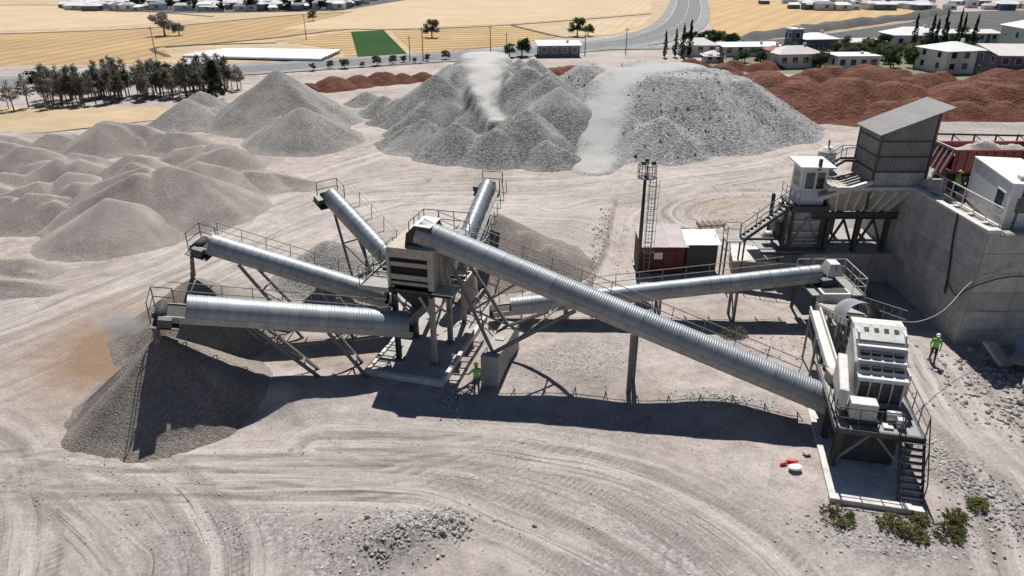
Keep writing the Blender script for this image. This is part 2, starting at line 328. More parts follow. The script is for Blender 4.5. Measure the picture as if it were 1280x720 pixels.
# ------------------------------------------------------------------ mesh helpers
def prop(o, label=None, cat=None, group=None, kind=None):
    if label: o['label'] = label
    if cat: o['category'] = cat
    if group: o['group'] = group
    if kind: o['kind'] = kind
    return o
ORG = {}
def thing(name, loc, label, cat, group=None, rz=0):
    o = bpy.data.objects.new(name, None); C.objects.link(o); o.location = loc; o.rotation_euler = (0, 0, rz)
    o.empty_display_size = .5; ORG[o.name] = Vector(loc)
    return prop(o, label, cat, group)
def link_mesh(name, me, parent=None, mat=None):
    if mat and not me.materials: me.materials.append(MATS[mat])
    o = bpy.data.objects.new(name, me); C.objects.link(o)
    if parent is not None:
        o.parent = parent
    return o
class MB:
    def __init__(s): s.v = []; s.f = []
    def add(s, vs, fs):
        k = len(s.v); s.v += [tuple(x) for x in vs]; s.f += [tuple(i + k for i in f) for f in fs]; return s
    def hexa(s, c):   # 8 corners: bottom ring 0-3, top ring 4-7
        return s.add(c, [(3, 2, 1, 0), (4, 5, 6, 7), (0, 1, 5, 4), (1, 2, 6, 5), (2, 3, 7, 6), (3, 0, 4, 7)])
    def box(s, x0, x1, y0, y1, z0, z1, M=None):
        c = [(x0, y0, z0), (x1, y0, z0), (x1, y1, z0), (x0, y1, z0), (x0, y0, z1), (x1, y0, z1), (x1, y1, z1), (x0, y1, z1)]
        if M is not None: c = [M @ Vector(p) for p in c]
        return s.hexa(c)
    def beam(s, p, q, w, h, up=(0, 0, 1)):
        p = Vector(p); q = Vector(q); d = (q - p).normalized(); u = Vector(up)
        if abs(d.dot(u)) > .98: u = Vector((0, 1, 0))
        a = d.cross(u).normalized(); b = a.cross(d).normalized(); a = a * w / 2; b = b * h / 2
        return s.hexa([p - a - b, q - a - b, q + a - b, p + a - b, p - a + b, q - a + b, q + a + b, p + a + b])
    def ibeam(s, p, q, w, h, t=.03, up=(0, 0, 1)):
        p = Vector(p); q = Vector(q); d = (q - p).normalized(); u = Vector(up)
        if abs(d.dot(u)) > .98: u = Vector((0, 1, 0))
        a = d.cross(u).normalized(); b = a.cross(d).normalized()
        s.beam(p + b * (h / 2), q + b * (h / 2), w, t, b); s.beam(p - b * (h / 2), q - b * (h / 2), w, t, b)
        s.beam(p, q, t, h - t, b); return s
    def tube(s, p, q, r, n=8, r2=None, caps=True):
        p = Vector(p); q = Vector(q); r2 = r if r2 is None else r2; d = (q - p).normalized(); u = Vector((0, 0, 1))
        if abs(d.dot(u)) > .98: u = Vector((0, 1, 0))
        a = d.cross(u).normalized(); b = a.cross(d)
        vs = []
        for k in range(n):
            t = 2 * math.pi * k / n; e = a * math.cos(t) + b * math.sin(t); vs += [p + e * r, q + e * r2]
        fs = [(2 * k, 2 * ((k + 1) % n), 2 * ((k + 1) % n) + 1, 2 * k + 1) for k in range(n)]
        if caps: fs += [tuple(2 * k for k in range(n))[::-1], tuple(2 * k + 1 for k in range(n))]
        return s.add(vs, fs)
    def path(s, pts, r, n=5):
        for a, b in zip(pts[:-1], pts[1:]): s.tube(a, b, r, n)
        return s
    def poly(s, pts):
        return s.add(pts, [tuple(range(len(pts)))])
    def prism(s, prof, y0, y1, M=None):   # prof in (x,z), extruded along y
        n = len(prof); vs = [Vector((x, y0, z)) for x, z in prof] + [Vector((x, y1, z)) for x, z in prof]
        if M is not None: vs = [M @ v for v in vs]
        return s.add(vs, [tuple(range(n)), tuple(range(2 * n - 1, n - 1, -1))] + [(i, i + n, (i + 1) % n + n, (i + 1) % n) for i in range(n)])
    def mesh(s, name, mat=None, org=None, smooth=False):
        me = bpy.data.meshes.new(name)
        v = s.v if org is None else [(a - org[0], b - org[1], c - org[2]) for a, b, c in s.v]
        me.from_pydata(v, [], s.f); me.validate(); me.update()
        bm = bmesh.new(); bm.from_mesh(me); bmesh.ops.recalc_face_normals(bm, faces=bm.faces); bm.to_mesh(me); bm.free()
        if smooth:
            for p in me.polygons: p.use_smooth = True
        if mat: me.materials.append(MATS[mat])
        return me
    def build(s, name, mat, parent=None, smooth=False, bevel=0, org=None):
        """vertices are given in world coordinates (root unrotated) or in the root's own coordinates when org=(0,0,0)"""
        if org is None and parent is not None:
            r = parent
            while r.parent is not None: r = r.parent
            org = r.location
        o = link_mesh(name, s.mesh(name, mat, org, smooth), parent)
        if bevel:
            md = o.modifiers.new('bevel', 'BEVEL'); md.width = bevel; md.segments = 2; md.limit_method = 'ANGLE'
        return o
def copy_tree(o, parent=None):
    c = o.copy(); C.objects.link(c); c.parent = parent
    for ch in list(o.children): copy_tree(ch, c)
    return c
def frame(o, ang):       # local a/b/z frame rotated about z
    return Matrix.Translation(Vector(o)) @ Matrix.Rotation(ang, 4, 'Z')

# ------------------------------------------------------------------ setting: ground sheet
def axis(lo, a, b, step, hi, g=1.07):
    mid = list(np.arange(a, b + 1e-6, step)); out = mid[:]; s = step; x = b
    while x < hi: s *= g; x += s; out.append(x)
    s = step; x = a; pre = []
    while x > lo: s *= g; x -= s; pre.append(x)
    return np.array(pre[::-1] + out)
def grid_mesh(name, X, Y, Z):
    ny, nx = X.shape; v = np.stack([X, Y, Z], -1).reshape(-1, 3)
    i = np.arange(ny * nx).reshape(ny, nx)
    f = np.stack([i[:-1, :-1], i[:-1, 1:], i[1:, 1:], i[1:, :-1]], -1).reshape(-1, 4)
    return v, f
def fast_mesh(name, v, f):
    me = bpy.data.meshes.new(name); me.vertices.add(len(v)); me.vertices.foreach_set('co', v.astype(np.float32).ravel())
    me.loops.add(f.size); me.loops.foreach_set('vertex_index', f.astype(np.int32).ravel())
    me.polygons.add(len(f)); me.polygons.foreach_set('loop_start', np.arange(0, f.size, f.shape[1], dtype=np.int32))
    me.polygons.foreach_set('loop_total', np.full(len(f), f.shape[1], dtype=np.int32))
    me.update(calc_edges=True); me.validate()
    me.polygons.foreach_set('use_smooth', np.ones(len(f), bool)); return me
gx = axis(-1600, -30, 29, .12, 1600, 1.035); gy = axis(-500, 16, 45, .12, 3500, 1.022)
GX, GY = np.meshgrid(gx, gy)
tr, lt, rut = track_fields(GX, GY)
GZ = base_z(GX, GY) + rut * sstep(90, 60, GY) + fbm(GX * 1.6, GY * 1.6, 31, 3) * .07 * sstep(90, 50, GY)
gv, gf = grid_mesh('ground', GX, GY, GZ)
me = fast_mesh('ground', gv, gf)
def blob(x, y, rx, ry, a=0, s=40, e=.35):
    ca, sa = math.cos(a), math.sin(a); u = (GX - x) * ca + (GY - y) * sa; v = -(GX - x) * sa + (GY - y) * ca
    return sstep(1.15, .65, np.hypot(u / rx, v / ry) + fbm(GX * .4, GY * .4, s, 4) * e * 2)
grit = np.maximum.reduce([blob(-6, 21.3, 3.2, 2.2), blob(-20, 24.5, 3.4, 1.0, -.5) * .8, blob(-10, 22, 3, 1.6, -.3) * .8, blob(3.5, 34.5, 3.5, 2.5) * .75,
    blob(11, 31, 3, 1.2) * .7, blob(20, 25, 1.6, 5, .12) * .9, blob(15.5, 21.8, 5, 1.6) * .8, blob(28, 33, 4, 5) * .9, blob(3, 58, 3.5, 8) * .5, blob(-1, 46, 4, 3) * .7,
    blob(2, 29, 9, 1.5, -.1) * .5, blob(-15, 44, 4, 4) * .5, blob(8, 23, 4, 3) * .4, blob(36, 66, 14, 5) * .6])
grit = np.clip(grit + sstep(.05, .25, fbm(GX * .18, GY * .18, 77, 5)) * .35, 0, 1)
grit = np.clip(grit + sstep(.0, .16, fbm(GX * .16, GY * .16, 91, 5)) * .85 * sstep(31, 26, GY), 0, 1)
brown = np.clip(np.exp(-(((GX + 23.8) * .9 + (GY - 36.6) * .43) / 3.6) ** 2 - ((-(GX + 23.8) * .43 + (GY - 36.6) * .9) / 5.5) ** 2) * (1.25 + fbm(GX * .5, GY * .5, 50, 4)) + blob(-12, 36.5, 2.6, 1.6, 0, 51) * .35 + blob(-9.5, 35.2, 2, 1, 0, 52) * .2, 0, 1)
brown = np.clip(brown + .28 * blob(20.5, 61, 5, 4, 0, 53), 0, 1)
light = np.clip(lt * .75 + blob(22.5, 30, 1.8, 7, .1) * .5 + blob(-4, 62, 14, 5, 0) * .35, 0, 1) * (1 - .6 * grit) * (1 - .35 * sstep(30, 25, GY))
track = np.clip(tr, 0, 1)
far = sstep(100, 125, GY)
col = np.stack([track * (1 - far), grit * (1 - .5 * track), brown, light], -1).reshape(-1, 4)
ca_ = me.color_attributes.new('zone', 'FLOAT_COLOR', 'POINT'); ca_.data.foreach_set('color', col.astype(np.float32).ravel())
fa_ = me.attributes.new('flow', 'FLOAT_VECTOR', 'POINT'); fa_.data.foreach_set('vector', (track_fields.flow * np.stack([np.ones_like(far), np.ones_like(far), 1 - far], -1)).astype(np.float32).ravel())
g = link_mesh('ground', me, None, 'ground_dust'); prop(g, kind='structure')

# fields, tracks and road beyond the yard: thin sheets stepped up in height
def sheet(name, pts, z, mat, label=None):
    bm = bmesh.new(); vs = [bm.verts.new((x, y, z)) for x, y in pts]; bm.faces.new(vs); bmesh.ops.triangulate(bm, faces=bm.faces)
    bmesh.ops.recalc_face_normals(bm, faces=bm.faces)
    if bm.faces[:][0].normal.z < 0: bmesh.ops.reverse_faces(bm, faces=bm.faces)
    m = bpy.data.meshes.new(name); bm.to_mesh(m); bm.free()
    return prop(link_mesh(name, m, None, mat), label, kind='structure')
sheet('field', [(-700, 150), (-140, 150), (-66, 152), (-20, 172), (10, 196), (40, 225), (60, 300), (90, 420), (300, 700), (300, 1500), (-700, 1500)], .03, 'dry_grass', 'dry stubble plain beyond the road')
sheet('field', [(-420, 345), (-195, 335), (-107.8, 272), (-122.5, 238.5), (-151.9, 219), (-420, 225)], .06, 'field_pale', 'pale straw field at far left')
sheet('field', [(-330, 213), (-150.5, 210), (-112.6, 228), (-83.3, 275), (-64.3, 294), (-48.5, 228), (-66.5, 200), (-84.3, 182.5), (-75, 165), (-80, 155), (-230, 140)], .06, 'field_gold', 'golden brown field above the grove')
sheet('field', [(-79.9, 440), (80, 440), (52.7, 294), (0, 247), (-38.3, 229.5), (-70, 229.5), (-60, 300)], .07, 'field_pale', 'large pale stubble field left of the wide gravel road')
sheet('field', [(-35.2, 223.4), (0, 238.5), (11.9, 206), (-2, 186), (-22.1, 171)], .08, 'field_rows', 'striped golden field beside the green plot')
sheet('field', [(15.3, 243), (51, 278), (41.5, 241), (27.7, 212), (18.8, 211)], .08, 'field_pale', 'small pale field in the bend of the wide road')
sheet('field', [(-62, 198), (-46, 224), (-39, 225), (-24, 168), (-36, 162.5), (-40, 178)], .075, 'field_rows', 'narrow straw strip left of the green plot')
sheet('field', [(-46.8, 221), (-38, 225.5), (-23.4, 169), (-33.6, 163.5)], .11, 'field_green', 'dark green crop plot')
sheet('field', [(94, 370), (118, 385), (165, 302), (129.5, 253), (78.9, 209), (54.5, 197.5), (64, 247)], .08, 'field_orange', 'orange stubble field right of the wide gravel road')
sheet('slope', [(53, 193), (77.5, 205), (131, 252.5), (166.5, 298), (300, 330), (300, 180), (134, 176), (68.6, 178)], .06, 'dark_slope', 'dark grey bare slope behind the houses')
sheet('dry_grass_strip', [(-140, 84), (-60, 92), (-46, 102), (-42, 107), (-55, 109), (-140, 108)], .06, 'dry_grass', 'dry yellow grass below the grove')
sheet('garden_ground', [(30, 150), (45, 143), (60, 141), (78, 138), (86, 128), (110, 122), (150, 130), (150, 172), (100, 176), (50, 176), (44, 160)], .045, 'garden_soil', 'green weedy ground around the houses')
# grid ridge: real height for the dark slope
def ridge(name, pts, w0, h, mat, label):
    v = []; f = []
    n = len(pts)
    for i, (x, y) in enumerate(pts):
        for k, t in enumerate((-1, -.5, 0, .5, 1)):
            hh = h * (1 - t * t) * (.6 + .8 * random.random()) * (0.15 if i in (0, n - 1) else 1)
            v.append((x, y + t * w0, max(.0, hh)))
    for i in range(n - 1):
        for k in range(4): f.append((i * 5 + k, i * 5 + k + 5, i * 5 + k + 6, i * 5 + k + 1))
    mb = MB(); mb.add(v, f); return prop(mb.build(name, mat, None, True), label, kind='structure')
ridge('slope', [(60 + i * 5.2, 200 + i * 4.6 + random.uniform(-1, 1)) for i in range(22)], 6, 1.8, 'dark_slope', 'dark ridge edging the orange field')
def strip(name, pts, w, z, mat, label=None, kind='structure', w2=None):
    mb = MB(); vs = []; n = len(pts)
    for i, p in enumerate(pts):
        a = Vector(pts[max(i - 1, 0)]); b = Vector(pts[min(i + 1, n - 1)]); d = (b - a).normalized(); nn = Vector((-d.y, d.x))
        ww = w + ((w2 - w) * i / (n - 1) if w2 else 0)
        vs += [(p[0] - nn.x * ww, p[1] - nn.y * ww, z), (p[0] + nn.x * ww, p[1] + nn.y * ww, z)]
    mb.add(vs, [(2 * i, 2 * i + 2, 2 * i + 3, 2 * i + 1) for i in range(n - 1)])
    return prop(mb.build(name, mat), label, kind=kind)
def smooth_pts(P, m=6):
    P = [np.array(p, float) for p in P]; Q = []
    for i in range(len(P) - 1):
        p0 = P[max(i - 1, 0)]; p1 = P[i]; p2 = P[i + 1]; p3 = P[min(i + 2, len(P) - 1)]
        for t in np.linspace(0, 1, m, endpoint=False):
            Q.append(.5 * ((2 * p1) + (-p0 + p2) * t + (2 * p0 - 5 * p1 + 4 * p2 - p3) * t * t + (-p0 + 3 * p1 - 3 * p2 + p3) * t ** 3))
    Q.append(P[-1]); return [tuple(map(float, q)) for q in Q]
ROAD = smooth_pts([(-260, 98), (-97.9, 129), (-67.2, 142), (-52.1, 147), (-27.3, 159.8), (0, 173.3), (19.9, 186), (36, 203), (53, 243), (71, 311), (99.5, 435), (150, 640)])
strip('road_verge', ROAD[:], 7, .14, 'road_gravel', 'grey gravel verge of the road', w2=9)
strip('road', ROAD, 3.6, .17, 'asphalt', 'asphalt road running past the fields', w2=5.5)
for off in (-2.9, 0, 2.9):
    pl = []
    for i, p in enumerate(ROAD):
        a = Vector(ROAD[max(i - 1, 0)]); b = Vector(ROAD[min(i + 1, len(ROAD) - 1)]); d = (b - a).normalized(); k = 1 + i / len(ROAD)
        pl.append((p[0] - d.y * off * k, p[1] + d.x * off * k))
    strip('road_marking', pl, .16 if off else .1, .19, 'road_paint', 'pale painted line along the asphalt road')
strip('road', smooth_pts([(20, 181), (40, 183), (70, 182), (110, 177), (180, 170)]), 3.2, .16, 'road_gravel', 'pale side road past the houses')
for pts in ([(-150, 213), (-112, 231), (-84, 277), (-62, 298)], [(-84, 183), (-66, 202), (-49, 228), (-36, 227), (0, 243), (52, 288)], [(0, 241), (13, 207.5), (18, 209)], [(-225, 337), (-190, 333), (-107, 275)], [(-76, 166), (-86, 184), (-60, 193)]):
    strip('field_boundary', smooth_pts(pts, 4), .7, .13, 'hedge_strip', 'dark weedy boundary between fields')

# ------------------------------------------------------------------ stockpiles
def heap(name, label, cones, mat, group=None, k=.66, res=.4, rough=.25, cat='gravel heap', ramps=(), dust=.35, seed=0, gull=.12, ridge=0, sharp=.18):
    cx = np.array([c[0] for c in cones]); cy = np.array([c[1] for c in cones]); ch = np.array([c[2] for c in cones])
    rr = np.array([c[2] / k + (c[3] if len(c) > 3 else 0) for c in cones]) * 1.35 + 1
    cx = np.array([p for c in cones for p in ((c[0], c[4]) if len(c) > 4 else (c[0], c[0]))]); cy = np.array([p for c in cones for p in ((c[1], c[5]) if len(c) > 4 else (c[1], c[1]))]); rr = np.repeat(rr, 2)
    xs = np.arange((cx - rr).min(), (cx + rr).max() + res, res); ys = np.arange((cy - rr).min(), (cy + rr).max() + res, res)
    X, Y = np.meshgrid(xs, ys); Z = np.full(X.shape, -9.0)
    warp = fbm(X * .35, Y * .35, 100 + seed, 4)
    for i, c in enumerate(cones):
        rt = c[3] if len(c) > 3 else 0
        dx = X - c[0]; dy = Y - c[1]; hc = c[2]
        if len(c) > 4:       # crest line running to (x2, y2) while its height goes to h2
            sx, sy = c[4] - c[0], c[5] - c[1]; tt = np.clip((dx * sx + dy * sy) / (sx * sx + sy * sy), 0, 1); dx = dx - tt * sx; dy = dy - tt * sy; hc = c[2] + (c[6] - c[2]) * tt
        ang = np.arctan2(dy, dx); d = np.hypot(dx, dy)
        lob = fbm(np.cos(ang) * 1.6 + i * 5, np.sin(ang) * 1.6 + seed, 60 + i, 3) * .35
        gul = fbm(np.cos(ang) * 7 + i * 3, np.sin(ang) * 7 - seed, 160 + i, 2) * gull
        d = np.maximum(d * (1 + lob * .6) - rt, 0)
        hgt = hc - k * (np.sqrt(d * d + sharp) - sharp ** .5) + gul * np.minimum(d, 3) * .35
        # toe flattens out
        hgt = np.where(hgt < .35, hgt * .7 + .105, hgt)
        Z = np.maximum(Z, hgt)
    Z = Z + warp * rough * 1.3 + fbm(X * 1.3, Y * 1.3, 200 + seed, 3) * rough * .55
    if ridge: Z = Z + ridge * (.22 - np.abs(fbm(X * .22, Y * .22, 400 + seed, 3))) * sstep(-.2, 1.2, Z)
    dz = np.zeros(X.shape)
    for pts, wd, wd2, prof in ramps:      # worn driving ramp: carve towards a profile height
        d, s = dcurve(X, Y, [p[:2] for p in pts]); yy = [p[1] for p in pts]; hh = [p[2] for p in pts]
        tgt = np.interp(Y, yy, hh); wd = np.interp(Y, yy, [wd + (wd2 - wd) * i_ / (len(yy) - 1) for i_ in range(len(yy))]); m = sstep(wd * 1.25, wd * .7, d + warp * 1.5)
        Z = np.where(Z > -.2, Z * (1 - m) + (tgt + warp * .3) * m, Z) if prof else Z
        dz = np.maximum(dz, sstep(wd * 1.35, wd * .25, d + fbm(X * .45, Y * .45, 14, 4) * 5))
    G0 = base_z(X, Y)
    v, f = grid_mesh(name, X, Y, np.maximum(Z, -.35) + G0)
    keep = (Z > -.3).ravel()[f].any(1); f = f[keep]
    used = np.unique(f); mp = np.full(len(v), -1); mp[used] = np.arange(len(used)); v = v[used]; f = mp[f]
    me = fast_mesh(name, v, f)
    cr = sstep(.02, .22, fbm(X * .22, Y * .22, 300 + seed, 4)) * dust
    gzy, gzx = np.gradient(Z, res); flat = sstep(.5, .2, np.hypot(gzx, gzy)) * .5 * dust * 2
    zr = np.clip(np.maximum.reduce([cr, flat, dz]), 0, 1).ravel()[used]
    colr = np.stack([zr, zr * 0, zr * 0, zr * 0 + 1], -1)
    a = me.color_attributes.new('zone', 'FLOAT_COLOR', 'POINT'); a.data.foreach_set('color', colr.astype(np.float32).ravel())
    o = link_mesh(name, me, None, mat); return prop(o, label, cat, group)

heap('stockpile', 'large dark grey-brown cone of crushed stone in the left foreground', [(-17.4, 31.3, 3.7), (-18.0, 30.5, 2.7)], 'gravel_dark', 'stockpiles under the stacker conveyors', k=.82, sharp=.03, res=.14, rough=.14, dust=.5, seed=1, gull=.3)
heap('stockpile', 'dark cone of crushed stone behind the nearest left conveyor', [(-18.9, 39.0, 3.4), (-17, 38.6, 2.0)], 'gravel_dark', 'stockpiles under the stacker conveyors', k=.72, res=.2, rough=.12, dust=.2, seed=2)
heap('stockpile', 'small grey cone of chippings under the left rear conveyor', [(-13, 47.4, 2.6), (-11.6, 46.2, 1.3), (-10.2, 45, 1.2)], 'gravel_fine', 'stockpiles under the stacker conveyors', k=.7, res=.2, rough=.12, dust=.15, seed=3)
heap('stockpile', 'dark grey heap spilling right of the narrow rear conveyor', [(-1.2, 50.3, 3.6), (1.0, 49.2, 2.6), (2.6, 47.8, 1.8)], 'gravel_dark', 'stockpiles under the stacker conveyors', k=.66, res=.22, rough=.15, dust=.15, seed=4)
heap('spoil_heap', 'low rocky spoil heap behind the screening plant', [(1.8, 42.7, 1.0), (3.2, 43.4, .8)], 'rubble', k=.8, res=.15, rough=.3, seed=5)
LH = [(-52.1, 75.5, 2.4, 1, 'rounded grey sand heap at the far left edge'), (-43, 69.4, 3.3, .5, 'tall sandy heap in the middle of the left heap field'),
      (-47.7, 83.7, 3.2, 1, 'pale sand heap at the back of the left heap field'), (-40.2, 63.5, 3.0, .5, 'grey sand heap left of the big front sand heap'),
      (-36.1, 66.6, 3.7, .5, 'peaked sand heap behind the big front sand heap'), (-30, 60.9, 4.4, .4, 'biggest front sand heap, pointed, facing the conveyors'),
      (-32.6, 55.4, 3.3, .6, 'broad dark sand heap at the front of the left heap field'), (-29.4, 65.9, 3.2, .5, 'sand heap at the right of the left heap field'),
      (-32.5, 77.3, 2.2, 1, 'low brownish sand heap below the pointed back piles'), (-25.5, 67.7, 1.8, .5, 'lowest right end heap beside the haul road'),
      (-39.6, 83.7, 2.0, 1.2, 'flat sand heap right of the pale back heap'), (-60.3, 84.5, 1.6, 2, 'long low heap at the far left behind'),
      (-54, 83.7, 2.0, 1, 'low pale heap behind the rounded left heap'), (-36.2, 46.6, 1.5, .5, 'small sand heap cut by the left picture edge'),
      (-43.5, 84.5, 1.6, 2, 'low spread heap between the back sand heaps'), (-41.5, 59.5, 2.4, .5, 'front left sand heap near the tyre tracks'), (-48, 66, 2.2, .8, 'sand heap at the left beside tyre tracks')]
for i, (x, y, h, rt, lb) in enumerate(LH):
    ex = []
    for _ in range(3):
        a = random.uniform(-.5, .9) + random.choice((0, math.pi)); l_ = random.uniform(2.5, 5.5); f_ = random.uniform(.55, 1.0)
        qx, qy = x + random.uniform(-2.5, 2.5), y + random.uniform(-2, 1.5)
        ex.append((qx, qy, h * f_, 0, qx + l_ * math.cos(a), qy + l_ * math.sin(a) * .7, h * f_ * random.uniform(.25, .75)))
    heap('sand_heap', lb, [(x, y, h, 0, x + 1.6, y + .5, h * .85)] + ex, 'gravel_sand', 'sand heaps on the left of the yard', k=.60, res=.26, rough=.13, sharp=.012, dust=.45, seed=10 + i, gull=.22)
heap('gravel_heap', 'grey heap below the grove, leftmost of the pointed piles', [(-43.4, 97.4, 3.4), (-44, 103.8, 3.4), (-40.5, 98.5, 2)], 'gravel_fine', 'pointed gravel piles at the back', k=.6, res=.45, seed=40, sharp=.02, gull=.4)
heap('gravel_heap', 'tallest pointed grey pile right of the grove', [(-31.7, 100, 6.8), (-31.5, 100, 6.6, 0, -26.5, 95, 3.4), (-32, 100, 6.4, 0, -36.5, 96, 2.2)], 'gravel_fine', 'pointed gravel piles at the back', k=.66, res=.45, seed=41, sharp=.02, gull=.4)
heap('gravel_heap', 'small heap at the foot of the tallest pointed pile', [(-32.1, 94.5, 3.0)], 'gravel_fine', 'pointed gravel piles at the back', k=.6, res=.4, seed=42, sharp=.02, gull=.4)
heap('gravel_heap', 'front pointed heap right of the tallest pile', [(-25.4, 87.3, 4.1), (-28.5, 89, 2.6), (-23, 89.5, 2.4)], 'gravel_fine', 'pointed gravel piles at the back', k=.6, res=.4, seed=43, sharp=.02, gull=.4)
heap('gravel_heap', 'low dark heap left of the big flat topped stockpile', [(-22.3, 112, 1.9), (-18.3, 104.6, 2.5), (-15.8, 103, 2.6)], 'gravel_mid', 'pointed gravel piles at the back', k=.6, res=.45, seed=44, sharp=.02, gull=.4)
heap('ridged_stockpile', 'big ridged grey stockpile with a pale worn ramp on top', [(-4.7, 111, 7.2, 2), (-10.2, 100, 6.2), (2, 96, 7.6, .5), (-1, 103, 6.8, 2), (5.7, 88, 6.6), (4.5, 92, 7), (-7, 106, 6.5, 1), (1, 103, 7.7, 0, 9.2, 86, 2.2), (-.5, 98, 6.9, 0, 6.6, 80, 1.3), (3, 107, 7.3, 0, 11, 93, 3), (4.6, 95, 7.2, 0, 7.6, 83, 2.2), (-7, 104, 6.8, 0, -14, 91, 1.5), (-9, 108, 6.4, 0, -17.5, 98, 1.5)], 'gravel_mid',
     k=.70, res=.35, seed=45, rough=.16, sharp=.02, gull=.3, ramps=[([(-2, 88, 2.5), (-3.5, 95, 4.6), (-3.8, 104, 6.6), (-4, 113, 7.2)], 1.3, 4.2, True)])
for i, (x, y, h, lb) in enumerate([(-10.4, 85.2, 3.3, 'rounded grey mound at the left foot of the ridged stockpile'), (-6.3, 81.7, 3.5, 'broad grey mound in front of the ridged stockpile'),
        (-1.8, 79.9, 3.3, 'middle grey mound in front of the ridged stockpile'), (1.8, 83.0, 4.8, 'highest grey mound leaning on the ridged stockpile'), (3.8, 78.2, 2.4, 'low right grey mound before the ridged stockpile')]):
    heap('gravel_heap', lb, [(x, y, h, 0), (x, y, h * .95, 0, x + 2.6, y - 1.2, h * .55), (x - 2, y + .5, h * .7, 0, x, y + 1, h * .8)], 'gravel_mid', 'grey mounds before the ridged stockpile', k=.64, res=.32, seed=50 + i, rough=.16, sharp=.03)
heap('coarse_stockpile', 'huge coarse rock stockpile with a white haul ramp', [(10.7, 106, 6.6, 1), (8.7, 75.5, .15, 1.6, 13.2, 94, 5.8), (16.2, 96, 6.9, 3), (22.8, 95, 6.8, 3), (28.6, 96.5, 6.2, 2), (33, 99.5, 4.8, .3), (17.3, 83.6, 3.9), (13.6, 86, 3.6), (24.7, 87, 3.6, .5), (20, 104, 6.8, 4), (28, 104, 6.0, 2)], 'gravel_coarse',
     k=.62, res=.38, seed=60, rough=.3, gull=.5, sharp=.05, dust=.22, ramps=[([(8.3, 72, 0), (9.3, 78, 1.0), (11, 86, 3.6), (13.2, 94, 5.8), (16.5, 100, 6.6), (23, 104.5, 6.7)], 1.9, 4.6, True)])
# red earth
RH = [(41.7, 107.3, 4.0), (48.5, 107.1, 4.4), (55.7, 107.3, 4.0), (65.2, 107.5, 3.5), (72.2, 107.5, 3.5), (40.4, 117.3, 3.9), (51.7, 127, 3.0), (61, 126, 3.3), (69, 124, 2.7), (77.7, 120, 2.6), (38.4, 136, 2.4), (35, 147, 2.1)]
for i in range(95):
    t = random.random(); x = 36 + t * 62 + random.uniform(-3, 3); y = random.uniform(104, 139) - t * 8
    if x < 46 and y < 104: continue
    RH.append((x, y, random.uniform(1.2, 3.0)))
RH += [(46 + i * 5.5 + random.uniform(-1, 1), 101 + random.uniform(-1.5, 2), random.uniform(1.8, 2.6)) for i in range(9)]
RH += [(30 + i * 3.5, 146 + random.uniform(-3, 3), random.uniform(1.2, 2.0)) for i in range(7)]
RL = [(5.5 + i * 2.2, 131 + random.uniform(-3, 2), random.uniform(2.2, 3.4)) for i in range(3)] + [(-34 + i * 3.6, 124.5 + i * 2.2 + random.uniform(-1, 1), random.uniform(1.2, 2.1)) for i in range(6)]
protos = []
for i in range(5):
    o = heap('earth_heap', 'rounded heap of red-brown earth among the red heaps at right', [(500 + 30 * i, -200, 3, 1.0), (500 + 30 * i + random.uniform(-2, 2), -200 + random.uniform(-2, 2), 2.2, .6)], 'red_earth', 'red earth heaps', k=.62, res=.4, rough=.75, cat='earth heap', seed=70 + i, gull=.3)
    m = o.data; n = len(m.vertices); a = np.empty(n * 3, np.float32); m.vertices.foreach_get('co', a); a = a.reshape(-1, 3); a[:, 0] -= 500 + 30 * i; a[:, 1] += 200; a[:, 2] -= zg(500 + 30 * i, -200)
    m.vertices.foreach_set('co', a.ravel()); m.update(); protos.append(m); bpy.data.objects.remove(o)
def earth(x, y, h, lb, grp):
    o = link_mesh('earth_heap', random.choice(protos)); s = h / 3
    o.location = (x, y, zg(x, y) - .15); o.rotation_euler = (0, 0, random.uniform(0, 6.28)); o.scale = (s * random.uniform(.95, 1.3), s * random.uniform(.95, 1.3), s)
    prop(o, lb, 'earth heap', grp)
for x, y, h in RH:
    row = 'front row of the red bank, nearest the shed' if y < 108 else 'middle of the red bank behind the shed' if y < 122 else 'back of the red bank below the houses'
    if x < 44: row = 'left end of the red bank beside the coarse stockpile'
    earth(x, y, h, 'rounded red-brown earth heap in the ' + row if x >= 44 else 'rounded red-brown earth heap at the ' + row, 'red earth heaps')
for x, y, h in RL: earth(x, y, h, 'red-brown earth heap seen between or beside the grey stockpiles', 'small red earth heaps by the grey stockpiles')

# ------------------------------------------------------------------ conveyors
def arch_mesh(name, Rr, length, pitch, amp, mat, n=18, a0=-4, a1=184, thick=.02, full=False):
    m = max(2, int(round(length / pitch * 6))) if amp else 1
    mb = MB(); vs = []
    for i in range(m + 1):
        x = length * i / m; r = Rr + (amp * math.sin(2 * math.pi * x / pitch) if amp else 0)
        for k in range(n + 1):
            t = R(a0 + (a1 - a0) * k / n); vs.append((x, -r * math.cos(t), r * math.sin(t)))
    fs = [(i * (n + 1) + k, (i + 1) * (n + 1) + k, (i + 1) * (n + 1) + k + 1, i * (n + 1) + k + 1) for i in range(m) for k in range(n)]
    mb.add(vs, fs)
    # lap strip at the far end
    vs = []
    for x, r in ((length - .03, Rr + .009 + amp), (length + .015, Rr + .009 + amp)):
        for k in range(n + 1):
            t = R(a0 + (a1 - a0) * k / n); vs.append((x, -r * math.cos(t), r * math.sin(t)))
    mb.add(vs, [(k, n + 1 + k, n + 2 + k, k + 1) for k in range(n)])
    return mb.mesh(name, mat, None, True)
